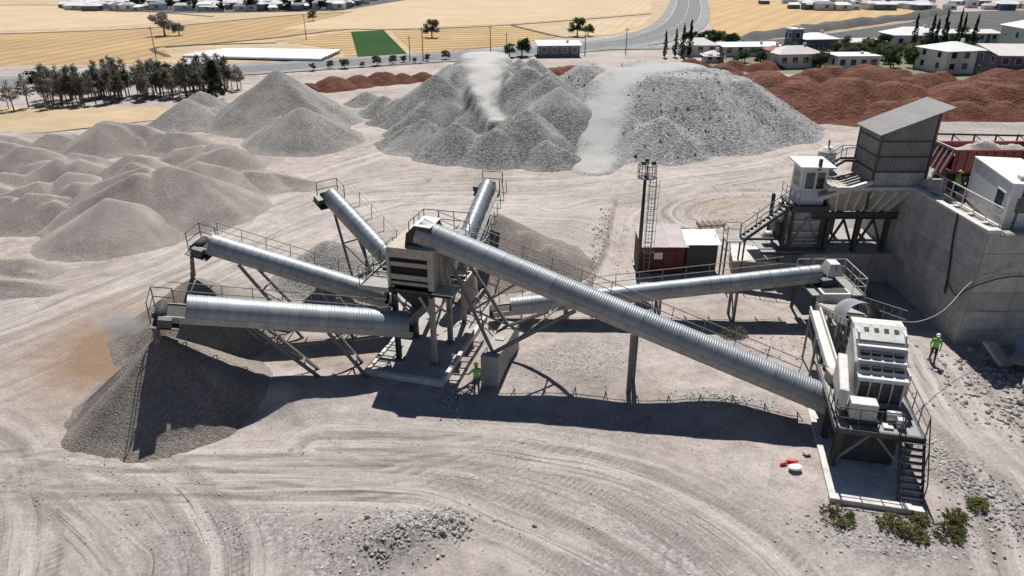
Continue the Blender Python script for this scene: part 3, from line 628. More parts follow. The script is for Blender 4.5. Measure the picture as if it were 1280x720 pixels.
def conveyor(name, label, tail, head, Rr, cov, pl, pitch, amp, mat, tray=.33, walk=None, wt=(.05, .98), legs=(), braces=(), group=None, post_gap=1.5, head_rail=True, hoodmat='steel_dark'):
    tail = Vector(tail); head = Vector(head); t = thing(name, (tail.x, tail.y, 0), label, 'conveyor', group)
    d = (head - tail); Ln = d.length; d.normalize(); s = d.cross(Vector((0, 0, 1))).normalized(); n = s.cross(d).normalized()
    P = lambda u, a, b: tail + d * u + s * a + n * b
    M = Matrix((d, -s, n)).transposed().to_4x4()      # local x=along, y=left, z=up
    me = arch_mesh('cover_panel', Rr, pl, pitch, amp, mat)
    u = cov[0] * Ln
    while u + pl * .6 < cov[1] * Ln:
        o = link_mesh('cover_panel', me, t); mm = M.copy(); o.matrix_local = Matrix.Translation(P(u, 0, random.uniform(-.006, .006)) - t.location) @ M @ Matrix.Rotation(random.uniform(-.012, .012), 4, 'X'); u += pl
    for sd in (-1, 1):
        m = MB(); m.beam(P(0, sd * (Rr - .02), -tray / 2 - .03), P(Ln, sd * (Rr - .02), -tray / 2 - .03), .07, tray, n)
        q = .5
        while q < Ln: m.beam(P(q, sd * (Rr + .03), -tray / 2 - .03), P(q + .05, sd * (Rr + .03), -tray / 2 - .03), .05, tray - .02, n); q += pl if pl > .7 else 1.0
        m.build('side_beam', 'tray_paint', t)
    MB().beam(P(.1, 0, -.12), P(Ln - .1, 0, -.12), Rr * 1.7, .03, n).build('belt', 'rubber', t)
    MB().beam(P(.1, 0, -tray - .05), P(Ln - .1, 0, -tray - .05), Rr * 1.8, .03, n).build('return_tray', 'steel_dark', t)
    MB().tube(P(Ln, -Rr * .9, -.15), P(Ln, Rr * .9, -.15), .28, 14).build('head_pulley', 'rubber', t, True)
    MB().tube(P(0, -Rr * .9, -.2), P(0, Rr * .9, -.2), .24, 12).build('tail_pulley', 'rubber', t, True)
    if walk:
        w0 = walk * (Rr + .08); w1 = walk * (Rr + .92)
        u0, u1 = wt[0] * Ln, wt[1] * Ln
        MB().beam(P(u0, w0 + walk * .12, -.32), P(u1, w0 + walk * .12, -.32), .3, .05, n).build('walkway', 'steel_dark', t)
        for hh in (.25, .72): MB().tube(P(u0, w1, 0) + Vector((0, 0, hh)), P(u1, w1, 0) + Vector((0, 0, hh)), .024, 6).build('handrail', 'steel_grey', t)
        u = u0
        while u <= u1 + .01: MB().tube(P(u, w0, -.34), P(u, w1, -.34), .03, 5).build('walkway_bracket', 'steel_grey', t); MB().tube(P(u, w1, -.35), P(u, w1, 0) + Vector((0, 0, .73)), .024, 6).build('railing_post', 'steel_grey', t); u += post_gap
    if head_rail:
        sd = walk or 1
        MB().beam(P(Ln - .9, 0, -.5), P(Ln + .38, 0, -.5), Rr * 2 + .9, .05, n).build('head_platform', 'steel_dark', t)
        e = Rr + .4
        c = [(Ln - .6, sd * e), (Ln + .35, sd * e), (Ln + .35, -sd * e * .6)]
        for a, b in c: MB().tube(P(a, b, -.5), P(a, b, -.5) + Vector((0, 0, 1.15)), .03, 6).build('railing_post', 'steel_dark', t)
        for hh in (.6, 1.12):
            MB().path([P(a, b, -.5) + Vector((0, 0, hh)) for a, b in c], .026, 6).build('handrail', 'steel_dark', t)
        MB().box(-.32, .32, -.22, .22, -.2, .22, Matrix.Translation(P(Ln - .25, -sd * (Rr + .3), -.2)) @ M).build('drive_motor', 'steel_dark', t, bevel=.03)
    for a, b, wd in legs: MB().ibeam(a, b, wd, wd, .025, (1, 0, 0)).build('support_leg', 'steel_grey', t)
    for a, b, wd in braces: MB().beam(a, b, wd, wd).build('brace', 'steel_grey', t)
    return t, P, Ln
G3 = lambda x, y: (x, y, zg(x, y) - .1)
def aframe(P, Ln, u, w, foot_u, fw=None, back=True, tray=.4):
    """two legs from the conveyor frame to the ground, raked along the conveyor, with cross braces"""
    fw = fw or w; L_ = []; B_ = []
    a1 = P(u * Ln, -w, -tray); a2 = P(u * Ln, w, -tray); f1 = P(foot_u * Ln, -fw, 0); f2 = P(foot_u * Ln, fw, 0)
    f1 = Vector(G3(f1.x, f1.y)); f2 = Vector(G3(f2.x, f2.y))
    L_ += [(a1, f1, .13), (a2, f2, .13)]
    B_ += [(a1.lerp(f1, .35), a2.lerp(f2, .35), .08), (a1.lerp(f1, .75), a2.lerp(f2, .75), .08), (a1.lerp(f1, .35), a2.lerp(f2, .75), .06)]
    return L_, B_
def Pof(tail, head):
    tail = Vector(tail); head = Vector(head); d = (head - tail); Ln = d.length; d.normalize(); s = d.cross(Vector((0, 0, 1))).normalized(); n = s.cross(d).normalized()
    return (lambda u, a, b: tail + d * u + s * a + n * b), Ln

# main feed conveyor
T, Hd = (15.2, 29.1, 1.45), (-4.9, 36.0, 7.55)
P, Ln = Pof(T, Hd); LG, BR = [], []
for u in (.44,):
    a = P(u * Ln, -.6, -.45); b = P(u * Ln, .6, -.45)
    LG += [(a, G3(a.x, a.y), .2), (b, G3(b.x, b.y), .2)]
blk = [(-1.0, 32.9, 1.9), (-.55, 34.4, 1.9), (-.2, 35.9, 1.9)]
n1, n2 = P(.905 * Ln, -.72, -.4), P(.905 * Ln, .72, -.4)
n3, n4 = P(.58 * Ln, -.72, -.4), P(.58 * Ln, .72, -.4)
far_, near_ = (n1, n2) if n1.y > n2.y else (n2, n1); far3, near3 = (n3, n4) if n3.y > n4.y else (n4, n3)
LG += [(near_, blk[0], .16), (far_, blk[2], .16), (near3, blk[0], .14), (far3, blk[2], .14)]
vb = Vector
BR += [(near_.lerp(vb(blk[0]), .5), far_.lerp(vb(blk[2]), .5), .09), (near_.lerp(vb(blk[0]), .8), far_.lerp(vb(blk[2]), .3), .07), (near_.lerp(vb(blk[0]), .2), far_.lerp(vb(blk[2]), .7), .07),
       (near3.lerp(vb(blk[0]), .4), far3.lerp(vb(blk[2]), .4), .08), (near3.lerp(vb(blk[0]), .75), far3.lerp(vb(blk[2]), .3), .07), (near_.lerp(vb(blk[0]), .55), near3.lerp(vb(blk[0]), .55), .08),
       (P(.72 * Ln, .72, -.4), near_.lerp(vb(blk[0]), .55), .08)]
conveyor('feed_conveyor', 'longest conveyor with ribbed silver cover crossing in front to the screening plant', T, Hd, .72, (.0, .985), .96, .12, .008, 'galvanised_rib', .34, walk=1, wt=(.06, .99), legs=LG, braces=BR, head_rail=False, post_gap=1.7)

# return conveyor
T, Hd = (-1.2, 40.0, .95), (19.4, 40.9, 2.95)
P, Ln = Pof(T, Hd); LG, BR = [], []
for u in (.22, .5, .73):
    for sd in (-.5, .5):
        a = P(u * Ln, sd, -.4); LG.append((a, G3(a.x, a.y), .13))
    a = P(u * Ln, -.5, -.5); b = P(u * Ln, .5, -.5); BR.append((a, Vector(G3(b.x, b.y)), .07))
conveyor('return_conveyor', 'low silver-covered conveyor running right from behind the screening plant to the crusher feed', T, Hd, .56, (.055, .985), .62, .155, .006, 'galvanised', .32, walk=-1, wt=(.02, .9), legs=LG, braces=BR)

grp = 'stacker conveyors fanning out from the screening plant'
# nearest stacker
T, Hd = (-5.6, 35.1, 2.35), (-17.0, 31.2, 5.35)
P, Ln = Pof(T, Hd); l1, b1 = aframe(P, Ln, .66, .7, .42, 1.0); l2, b2 = aframe(P, Ln, .36, .7, .22, .9)
conveyor('stacker_conveyor', 'nearest left stacker conveyor with wide silver cover above the dark cone', T, Hd, .78, (.02, .93), .48, .16, .006, 'galvanised', .34, walk=1, legs=l1 + l2, braces=b1 + b2, group=grp)
T, Hd = (-7.2, 38.5, 2.3), (-18.1, 39.1, 5.75)
P, Ln = Pof(T, Hd); l1, b1 = aframe(P, Ln, .78, .6, .48, .9); l2, b2 = aframe(P, Ln, .36, .6, .2, .8)
conveyor('stacker_conveyor', 'second left stacker conveyor, dropping a thin stream at its far left end', T, Hd, .66, (.02, .96), .48, .16, .006, 'galvanised', .3, walk=1, legs=l1 + l2, braces=b1 + b2, group=grp)
T, Hd = (-6.4, 40.6, 2.7), (-12.5, 47.2, 6.1)
P, Ln = Pof(T, Hd); l1, b1 = aframe(P, Ln, .82, .5, .55, .8); l2, b2 = aframe(P, Ln, .45, .5, .3, .8)
conveyor('stacker_conveyor', 'left rear stacker conveyor pointing away behind the screening plant', T, Hd, .58, (.02, .97), .48, .16, .006, 'galvanised', .3, walk=1, legs=l1 + l2, braces=b1 + b2, group=grp)
T, Hd = (-3.9, 41.0, 2.6), (-1.7, 50.2, 5.9)
P, Ln = Pof(T, Hd); l1, b1 = aframe(P, Ln, .8, .5, .55, .8); l2, b2 = aframe(P, Ln, .4, .5, .25, .8)
conveyor('stacker_conveyor', 'narrow rear stacker conveyor pointing straight back with ladder walkway on its right', T, Hd, .52, (.02, .97), .48, .16, .006, 'galvanised', .3, walk=1, legs=l1 + l2, braces=b1 + b2, group=grp, post_gap=.9)

# falling streams of stone
def stream(label, top, bot, r):
    mb = MB()
    for i in range(90):
        t = (i + random.random()) / 90; c = Vector(top).lerp(Vector(bot), t); sp = r * (.5 + t)
        c += Vector((random.uniform(-sp, sp), random.uniform(-sp, sp), 0)); s = random.uniform(.04, .09)
        mb.tube(c - Vector((0, 0, s * 2)), c + Vector((random.uniform(-s, s) * .4, 0, s * 2)), s, 5, s * .6)
    prop(mb.build('falling_stone', 'gravel_dark'), label, 'falling stone', kind='stuff')
stream('thin stream of stone falling from the second left conveyor', (-18.75, 39.1, 5.45), (-18.95, 39.05, 3.3), .07)
stream('short stream of stone falling onto the dark foreground cone', (-17.45, 31.1, 5.0), (-17.45, 31.1, 3.6), .10)

# ------------------------------------------------------------------ screening plant
def railing(t, pts, h=1.05, mat='steel_grey', gap=1.0, r=.025, rails=(.55, 1.05)):
    for a, b in zip(pts[:-1], pts[1:]):
        a = Vector(a); b = Vector(b); n = max(1, round((b - a).length / gap))
        for i in range(n + 1):
            p = a.lerp(b, i / n)
            if i == 0 and a is not pts[0] and (Vector(pts[0]) - a).length > .01: continue
            MB().tube(p, p + Vector((0, 0, h)), r, 6).build('railing_post', mat, t)
        for q in rails: MB().tube(a + Vector((0, 0, q)), b + Vector((0, 0, q)), r, 6).build('handrail', mat, t)
OS = Vector((-4.3, 34.7, 0)); FS = frame(OS, R(-15)); W_ = lambda a, b, z: FS @ Vector((a, b, z))
slab = thing('concrete_slab', (-4.9, 36.6, 0), 'grey concrete foundation slab with raised kerbs under the screening plant', 'slab')
MB().box(-3.2, .95, -1.7, 6.2, -.3, .14, FS).build('slab_base', 'concrete', slab, bevel=.03)
MB().box(-3.4, 1.2, -2.0, -1.7, -.3, .34, FS).build('kerb', 'concrete_pale', slab, bevel=.03)
MB().box(.95, 1.2, -1.7, 6.2, -.3, .34, FS).build('kerb', 'concrete_pale', slab, bevel=.03)
MB().box(-3.4, -3.2, -1.7, 5, -.3, .28, FS).build('kerb', 'concrete_pale', slab, bevel=.03)
sp = thing('screening_plant', tuple(OS), 'tall steel screening tower with beige slatted box, where all the conveyors meet', 'screening plant')
for a in (-2.15, 0):
    for b in (0, 2.6, 5.2):
        MB().ibeam(W_(a, b, .1), W_(a, b, 4.35), .24, .24, .03, FS.to_3x3() @ Vector((1, 0, 0))).build('leg', 'steel_dark' if a < -1 else 'tray_paint', sp)
        MB().box(a - .25, a + .25, b - .25, b + .25, .13, .22, FS).build('base_plate', 'steel_grey', sp)
for b0, b1 in ((0, 2.6), (2.6, 5.2)):
    for a in (-2.15, 0):
        MB().beam(W_(a, b0, 3.9), W_(a, b1, 2.0), .1, .1).build('brace', 'steel_grey', sp); MB().beam(W_(a, b1, 3.9), W_(a, b0, 2.0), .1, .1).build('brace', 'steel_grey', sp)
for b in (0, 5.2):
    MB().beam(W_(-2.15, b, 4.2), W_(-1.3, b, 3.1), .1, .1).build('brace', 'tray_paint', sp); MB().beam(W_(0, b, 3.0), W_(-.7, b, 4.2), .12, .12).build('brace', 'tray_paint', sp); MB().beam(W_(0, b, 3.0), W_(.85, b, 4.3), .12, .12).build('brace', 'tray_paint', sp)
for a in (-2.15, 0): MB().ibeam(W_(a, -.2, 4.42), W_(a, 5.6, 4.42), .2, .26).build('deck_beam', 'steel_dark', sp)
for b in (0, 2.6, 5.2): MB().ibeam(W_(-4.0, b, 4.44), W_(1.1, b, 4.44), .16, .2).build('deck_beam', 'steel_dark', sp)
MB().box(-4.1, -2.35, -.25, .95, 4.56, 4.62, FS).build('side_deck', 'steel_grey', sp)
for a in (-4.08, -3.0): MB().beam(W_(a, .95, 4.58), W_(a, 4.4, 4.58), .08, .12).build('deck_stringer', 'steel_grey', sp)
for i in range(6): MB().beam(W_(-4.05, 1.2 + i * .62, 4.58), W_(-3.0, 1.2 + i * .62, 4.58), .07, .07).build('deck_bar', 'steel_grey', sp)
for a in (.2, 1.3): MB().beam(W_(a, .95, 4.58), W_(a, 6.4, 4.58), .08, .12).build('deck_stringer', 'steel_light', sp)
for i in range(9): MB().beam(W_(.2, 1.2 + i * .62, 4.58), W_(1.3, 1.2 + i * .62, 4.58), .07, .07).build('deck_bar', 'steel_light', sp)
MB().box(-4.12, -2.35, -.28, -.25, 4.4, 4.66, FS).build('toe_board', 'tray_paint', sp)
MB().box(.12, 1.35, -.25, .95, 4.56, 4.62, FS).build('side_deck', 'steel_light', sp)
MB().box(-2.35, .12, 4.3, 5.6, 4.56, 4.62, FS).build('side_deck', 'steel_grey', sp)
railing(sp, [W_(-3.0, 4.4, 4.6), W_(-4.08, 4.4, 4.6), W_(-4.08, -.2, 4.6)], mat='steel_dark', gap=.9)
railing(sp, [W_(1.32, -.2, 4.6), W_(1.32, 6.4, 4.6), W_(.2, 6.4, 4.6)], mat='steel_grey', gap=1.1)
# box of the screen
zb, zt = 4.66, 7.02
MB().box(-2.3, .12, .12, 4.2, zb, 6.7, FS).build('screen_body', 'black_gap', sp)
for zz, hh in ((6.62, .44), (6.02, .22), (5.28, .26), (4.92, .14)):
    MB().hexa([W_(-2.36, -.06, zz - hh / 2), W_(-.12, -.06, zz - hh / 2), W_(-.12, .12, zz - hh / 2 + .05), W_(-2.36, .12, zz - hh / 2 + .05), W_(-2.36, -.02, zz + hh / 2), W_(-.12, -.02, zz + hh / 2), W_(-.12, .12, zz + hh / 2), W_(-2.36, .12, zz + hh / 2)]).build('front_slat', 'beige_paint', sp)
MB().box(-2.4, .2, -.08, 4.25, 6.86, 6.95, FS).build('top_plate', 'beige_paint', sp)
MB().box(-.12, .22, -.1, .3, zb, 6.9, FS).build('corner_column', 'beige_paint', sp)
MB().box(-2.44, -2.3, -.1, .3, zb, 6.86, FS).build('corner_column', 'beige_paint', sp)
MB().hexa([W_(.12, .3, zb), W_(.2, .3, zb), W_(.2, 4.3, zb), W_(.12, 4.3, zb), W_(.12, .3, 6.8), W_(.2, .3, 6.8), W_(.2, 4.3, 5.7), W_(.12, 4.3, 5.7)]).build('side_plate', 'tray_paint', sp)
for b in (.9, 1.6, 2.3, 3.0, 3.7): MB().beam(W_(.26, b, zb), W_(.26, b, 6.5 - b * .2), .1, .12, (1, 0, 0)).build('side_rib', 'tray_paint', sp)
MB().tube(W_(-2.9, 2.0, 5.6), W_(-2.35, 2.0, 5.6), .42, 16).build('flywheel', 'steel_grey', sp, True)
MB().tube(W_(.3, 2.0, 5.6), W_(.75, 2.0, 5.6), .42, 16).build('flywheel', 'steel_light', sp, True)
MB().box(.4, .9, 3.0, 3.7, 4.64, 5.2, FS).build('drive_motor', 'steel_grey', sp, bevel=.04)
# head chute
MB().prism([(-1.55, 6.95), (.0, 6.95), (.2, 7.4), (-.1, 7.98), (-.95, 8.05), (-1.45, 7.6)], .45, 1.95, FS).build('head_chute', 'rubber', sp)
MB().hexa([W_(-1.0, .4, 8.06), W_(-.05, .4, 8.0), W_(-.05, 2.0, 8.0), W_(-1.0, 2.0, 8.06), W_(-1.0, .4, 8.11), W_(-.05, .4, 8.05), W_(-.05, 2.0, 8.05), W_(-1.0, 2.0, 8.11)]).build('chute_lid', 'steel_light', sp)
MB().box(-1.6, 1.2, 2.0, 3.2, 6.98, 7.04, FS).build('top_deck', 'steel_grey', sp)
railing(sp, [W_(-1.5, 1.0, 7.0), W_(-1.5, 3.2, 7.0), W_(1.15, 3.2, 7.0)], mat='steel_dark', gap=.8)
# under-deck hoppers and chutes
def hopper(t, name, c, top, bot, z0, z1, mat, F=FS):
    (a, b), (w, l), (w2, l2) = c, top, bot
    MB().hexa([F @ Vector(p) for p in [(a - w2, b - l2, z0), (a + w2, b - l2, z0), (a + w2, b + l2, z0), (a - w2, b + l2, z0), (a - w, b - l, z1), (a + w, b - l, z1), (a + w, b + l, z1), (a - w, b + l, z1)]]).build(name, mat, t)
hopper(sp, 'hopper', (-1.05, 1.3), (1.0, 1.2), (.3, .35), 2.9, 4.3, 'steel_dark'); hopper(sp, 'hopper', (-1.05, 3.9), (1.0, 1.2), (.3, .35), 2.9, 4.3, 'steel_dark')
hopper(sp, 'chute', (.6, 4.6), (.45, .5), (.3, .3), 1.6, 4.4, 'beige_paint')
for a0, b0, a1, b1 in ((-1.0, 1.0, -1.6, .2), (-1.0, 4, -2.4, 4.2)):
    MB().beam(W_(a0, b0, 3.1), W_(a1, b1, 2.6), .6, .5).build('chute', 'steel_grey', sp)
MB().path([W_(-1, 4.9, 2), W_(-.4, 5.3, 1.2), W_(.3, 5.6, .5), W_(1.4, 5.2, .3), W_(2.2, 4.2, .25)], .04).build('cable', 'cable_black', sp)

# concrete pier
t = thing('concrete_pier', (-.6, 34.5, 0), 'tall grey concrete pier carrying the legs of the longest conveyor', 'pier')
FP = frame((-.62, 34.5, 0), R(-16))
MB().box(-.48, .48, -2.1, 2.1, -.2, 1.88, FP).build('pier_block', 'concrete', t, bevel=.05)
for b in (-1.5, 0, 1.4): MB().box(-.25, .25, b - .25, b + .25, 1.88, 1.93, FP).build('anchor_plate', 'steel_grey', t)

# ------------------------------------------------------------------ impact crusher station
OC = Vector((13.95, 25.6, 0)); FC = frame(OC, R(-13)); K_ = lambda a, b, z: FC @ Vector((a, b, z))
t = thing('concrete_slab', (15.5, 26, 0), 'white concrete slab at the foot of the crusher stairs', 'slab')
MB().box(-.1, 3.6, -1.9, 5.2, -.3, .12, FC).build('slab_base', 'concrete_pale', t, bevel=.03)
MB().box(-.14, 3.1, -2.0, -1.6, -.3, .22, FC).build('edge_beam', 'concrete_pale', t, bevel=.03)
ic = thing('impact_crusher', tuple(OC), 'white impact crusher on a raised railed platform at the right foreground', 'crusher')
for a in (.3, 3.2):
    for b in (.5, 2.6, 5.0):
        MB().ibeam(K_(a, b, .1), K_(a, b, 2.2), .22, .22, .03).build('leg', 'steel_dark', ic)
MB().box(.7, 2.9, 1.0, 4.6, .15, 2.2, FC).build('support_wall', 'steel_dark', ic)
MB().beam(K_(.3, .5, .3), K_(1.7, .5, 2.1), .09, .09).build('brace', 'steel_grey', ic); MB().beam(K_(3.2, .5, .3), K_(1.7, .5, 2.1), .09, .09).build('brace', 'steel_grey', ic)
for a, b, c, d in ((0, 3.6, 0, .14), (0, 3.6, 5.3, 5.44)): MB().box(a, b, c, d, 2.18, 2.42, FC).build('deck_beam', 'steel_dark', ic)
for a in (0, 3.46): MB().box(a, a + .14, .14, 5.3, 2.18, 2.42, FC).build('deck_beam', 'steel_dark', ic)
for i in range(6):
    MB().box(.14, 3.46, .14 + i * .86, .98 + i * .86, 2.36, 2.40, FC).build('deck_plate', 'steel_grey', ic)
# housing
MB().box(1.0, 3.0, 1.95, 4.7, 2.42, 4.0, FC).build('housing', 'steel_white', ic, bevel=.03)
for i in range(4):
    a = 1.1 + i * .46
    MB().box(a, a + .40, 1.90, 1.97, 2.75, 3.72, FC).build('front_hatch', 'steel_dark', ic)
for i in range(5): MB().box(1.03 + i * .46, 1.08 + i * .46, 1.82, 1.96, 2.5, 3.85, FC).build('front_rib', 'steel_white', ic)
MB().box(.95, 3.05, 1.78, 2.2, 3.85, 4.02, FC).build('ledge', 'steel_white', ic, bevel=.02)
MB().hexa([K_(1.0, 2.1, 4.0), K_(3.0, 2.1, 4.0), K_(3.0, 4.7, 4.0), K_(1.0, 4.7, 4.0), K_(1.0, 2.5, 4.5), K_(3.0, 2.5, 4.5), K_(3.0, 4.7, 4.5), K_(1.0, 4.7, 4.5)]).build('upper_housing', 'steel_white', ic)
MB().hexa([K_(1.0, 2.6, 4.5), K_(3.0, 2.6, 4.5), K_(3.0, 4.7, 4.5), K_(1.0, 4.7, 4.5), K_(1.0, 2.95, 4.95), K_(3.0, 2.95, 4.95), K_(3.0, 4.7, 4.95), K_(1.0, 4.7, 4.95)]).build('upper_housing', 'steel_white', ic)
for row, (b, z) in enumerate(((2.22, 4.18), (2.70, 4.66))):
    for i in range(4):
        a = 1.1 + i * .47; MB().box(a, a + .36, b - .03, b + .12, z, z + .16, FC).build('slot', 'black_gap', ic)
    MB().box(.97, 3.03, b + .2, b + .42, z + .30, z + .36, FC).build('ledge', 'steel_white', ic)
for a in (.98, 2.94): MB().hexa([K_(a, 3.0, 4.95), K_(a + .08, 3.0, 4.95), K_(a + .08, 4.8, 4.95), K_(a, 4.8, 4.95), K_(a, 3.35, 5.47), K_(a + .08, 3.35, 5.47), K_(a + .08, 4.8, 5.47), K_(a, 4.8, 5.47)]).build('inlet_side', 'steel_white', ic)
MB().hexa([K_(1.06, 3.05, 5.0), K_(2.94, 3.05, 5.0), K_(2.94, 3.12, 5.0), K_(1.06, 3.12, 5.0), K_(1.06, 3.24, 5.2), K_(2.94, 3.24, 5.2), K_(2.94, 3.3, 5.2), K_(1.06, 3.3, 5.2)]).build('inlet_plate', 'galvanised', ic)
MB().hexa([K_(.9, 3.22, 5.12), K_(3.1, 3.22, 5.12), K_(3.1, 4.1, 5.52), K_(.9, 4.1, 5.52), K_(.9, 3.2, 5.18), K_(3.1, 3.2, 5.18), K_(3.1, 4.08, 5.58), K_(.9, 4.08, 5.58)]).build('inlet_lid', 'steel_white', ic)
for i in range(4):   # dark plates stand in for the shade inside cut-outs in the lid
    a = 1.3 + i * .42; MB().hexa([K_(a, 3.62, 5.362), K_(a + .2, 3.62, 5.362), K_(a + .2, 3.84, 5.49), K_(a, 3.84, 5.49), K_(a, 3.615, 5.377), K_(a + .2, 3.615, 5.377), K_(a + .2, 3.835, 5.505), K_(a, 3.835, 5.505)]).build('lid_cutout_dark', 'steel_dark', ic)
MB().box(.9, 3.1, 4.1, 4.8, 5.43, 5.5, FC).build('top_frame', 'steel_white', ic)
for a in (.86, 3.06): MB().beam(K_(a, 2.3, 4.5), K_(a, 3.8, 5.4), .1, .12).build('jack', 'steel_white', ic)
MB().box(3.1, 3.3, 2.4, 3.2, 2.9, 4.0, FC).build('bearing_box', 'steel_light', ic, bevel=.03)
MB().hexa([K_(.12, 1.0, 2.75), K_(.5, .9, 2.75), K_(.72, 3.2, 3.0), K_(.3, 3.3, 3.0), K_(.12, 1.0, 3.75), K_(.5, .9, 3.75), K_(.72, 3.2, 4.35), K_(.3, 3.3, 4.35)]).build('belt_guard', 'steel_white', ic, bevel=.06)
MB().box(.62, 1.72, .62, 1.3, 2.6, 3.35, FC).build('motor_cover', 'steel_white', ic, bevel=.05)
MB().box(.55, 1.8, .5, 1.45, 2.42, 2.6, FC).build('motor_base', 'steel_dark', ic)
MB().tube(K_(2.2, 1.0, 2.72), K_(2.75, 1.0, 2.72), .24, 14).build('electric_motor', 'steel_light', ic, True)
MB().box(2.55, 2.9, .5, .8, 2.42, 2.85, FC).build('control_box', 'steel_white', ic, bevel=.02)
MB().box(2.0, 2.4, .35, .75, 2.42, 2.5, FC).build('cover_plate', 'steel_white', ic)
MB().box(2.45, 3.0, 1.3, 1.7, 2.42, 2.75, FC).build('pump_unit', 'steel_grey', ic, bevel=.02)
railing(ic, [K_(.05, 2.2, 2.4), K_(.05, .05, 2.4), K_(2.55, .05, 2.4)], mat='steel_dark', gap=.75)
railing(ic, [K_(3.55, .05, 2.4), K_(3.55, 5.3, 2.4)], mat='steel_dark', gap=1.0)
# stairs towards the viewer
for a in (2.62, 3.55):
    MB().beam(K_(a, .05, 2.36), K_(a, -1.45, .15), .06, .2).build('stair_stringer', 'steel_dark', ic)
    MB().tube(K_(a, .05, 3.4), K_(a, -1.45, 1.15), .028, 6).build('handrail', 'steel_dark', ic)
    for q in (0, .5, 1): MB().tube(K_(a, .05 - 1.5 * q, 2.36 - 2.21 * q), K_(a, .05 - 1.5 * q, 3.4 - 2.25 * q), .028, 6).build('railing_post', 'steel_dark', ic)
for i in range(9):
    q = (i + .7) / 9.5; MB().box(2.65, 3.52, .05 - 1.5 * q - .1, .05 - 1.5 * q + .1, 2.36 - 2.21 * q - .02, 2.36 - 2.21 * q + .02, FC).build('stair_tread', 'steel_grey', ic)

# crusher feed conveyor with hood
T, Hd = (19.3, 39.6, 1.5), (16.95, 30.6, 5.0)
P, Ln = Pof(T, Hd); LG, BR = [], []
for u in (.3, .55, .8):
    for sd in (-.75, .75):
        a = P(u * Ln, sd, -.35); LG.append((a, G3(a.x, a.y), .16))
    a = P(u * Ln, -.75, -.5); b = P(u * Ln, .75, -.4); BR.append((a, Vector(G3(b.x, b.y)), .08)); BR.append((b, Vector(G3(a.x, a.y)), .08))
fc, P, Ln = conveyor('crusher_feeder', 'short inclined feeder with pale arched hood behind the impact crusher', T, Hd, .82, (.66, .99), 1.0, .2, .0, 'galvanised', .34, walk=-1, wt=(.12, .98), legs=LG, braces=BR, head_rail=False)
for u in np.arange(.06, .64, .06):
    MB().beam(P(u * Ln, -.82, .0), P(u * Ln, .82, .0), .06, .1).build('cross_member', 'steel_light', fc)
# loading platform at the head of the return conveyor
t = thing('transfer_platform', (19.6, 40.6, 0), 'railed grey transfer platform at the right end of the return conveyor', 'platform')
for x in (18.2, 21.0):
    for y in (39.0, 42.0): MB().ibeam((x, y, -.1), (x, y, 2.3), .16, .16).build('leg', 'steel_dark', t)
MB().box(18.0, 18.45, 38.9, 42.1, 2.3, 2.38).build('deck', 'steel_grey', t); MB().box(20.4, 21.2, 38.9, 42.1, 2.3, 2.38).build('deck', 'steel_grey', t)
MB().box(18.6, 20.3, 38.8, 39.7, 1.75, 2.5).build('feed_box', 'steel_light', t, bevel=.03); MB().box(18.75, 20.15, 39.0, 39.6, 2.5, 2.53).build('feed_lip', 'rubber', t)
MB().hexa([(19.3, 40.2, 3.0), (20.3, 40.2, 3.0), (20.3, 41.6, 3.0), (19.3, 41.6, 3.0), (19.5, 40.5, 3.7), (20.1, 40.5, 3.7), (20.1, 41.3, 3.7), (19.5, 41.3, 3.7)]).build('discharge_hood', 'steel_light', t)
railing(t, [(20.4, 39.0, 2.36), (21.15, 39.0, 2.36), (21.15, 42.05, 2.36), (18.1, 42.05, 2.36)], mat='steel_light', gap=1.0)
# narrow bypass conveyor
t = thing('bypass_conveyor', (16, 33, 0), 'narrow off-white trough conveyor sloping down left of the impact crusher', 'conveyor')
a, b = Vector((17.0, 36.1, 2.75)), Vector((15.45, 29.7, 2.72))
MB().beam(a, b, .42, .06).build('trough_floor', 'steel_light', t)
d = (b - a).normalized(); s = d.cross(Vector((0, 0, 1))).normalized()
for k in (-.25, .25): MB().beam(a + s * k + Vector((0, 0, .1)), b + s * k + Vector((0, 0, .1)), .08, .34).build('trough_side', 'steel_white', t)
for q in (.1, .5, .9):
    c = a.lerp(b, q)
    for k in (-.3, .3): MB().beam(c + s * k, Vector((c.x + s.x * k, c.y + s.y * k, -.1)), .09, .09).build('leg', 'steel_grey', t)
    MB().beam(c + s * .3 - Vector((0, 0, .5)), Vector((c.x - s.x * .3, c.y - s.y * .3, .3)), .06, .06).build('brace', 'steel_grey', t)
MB().box(15.05, 15.75, 29.0, 29.7, 2.42, 2.95).build('discharge_chute', 'beige_paint', t, bevel=.03)

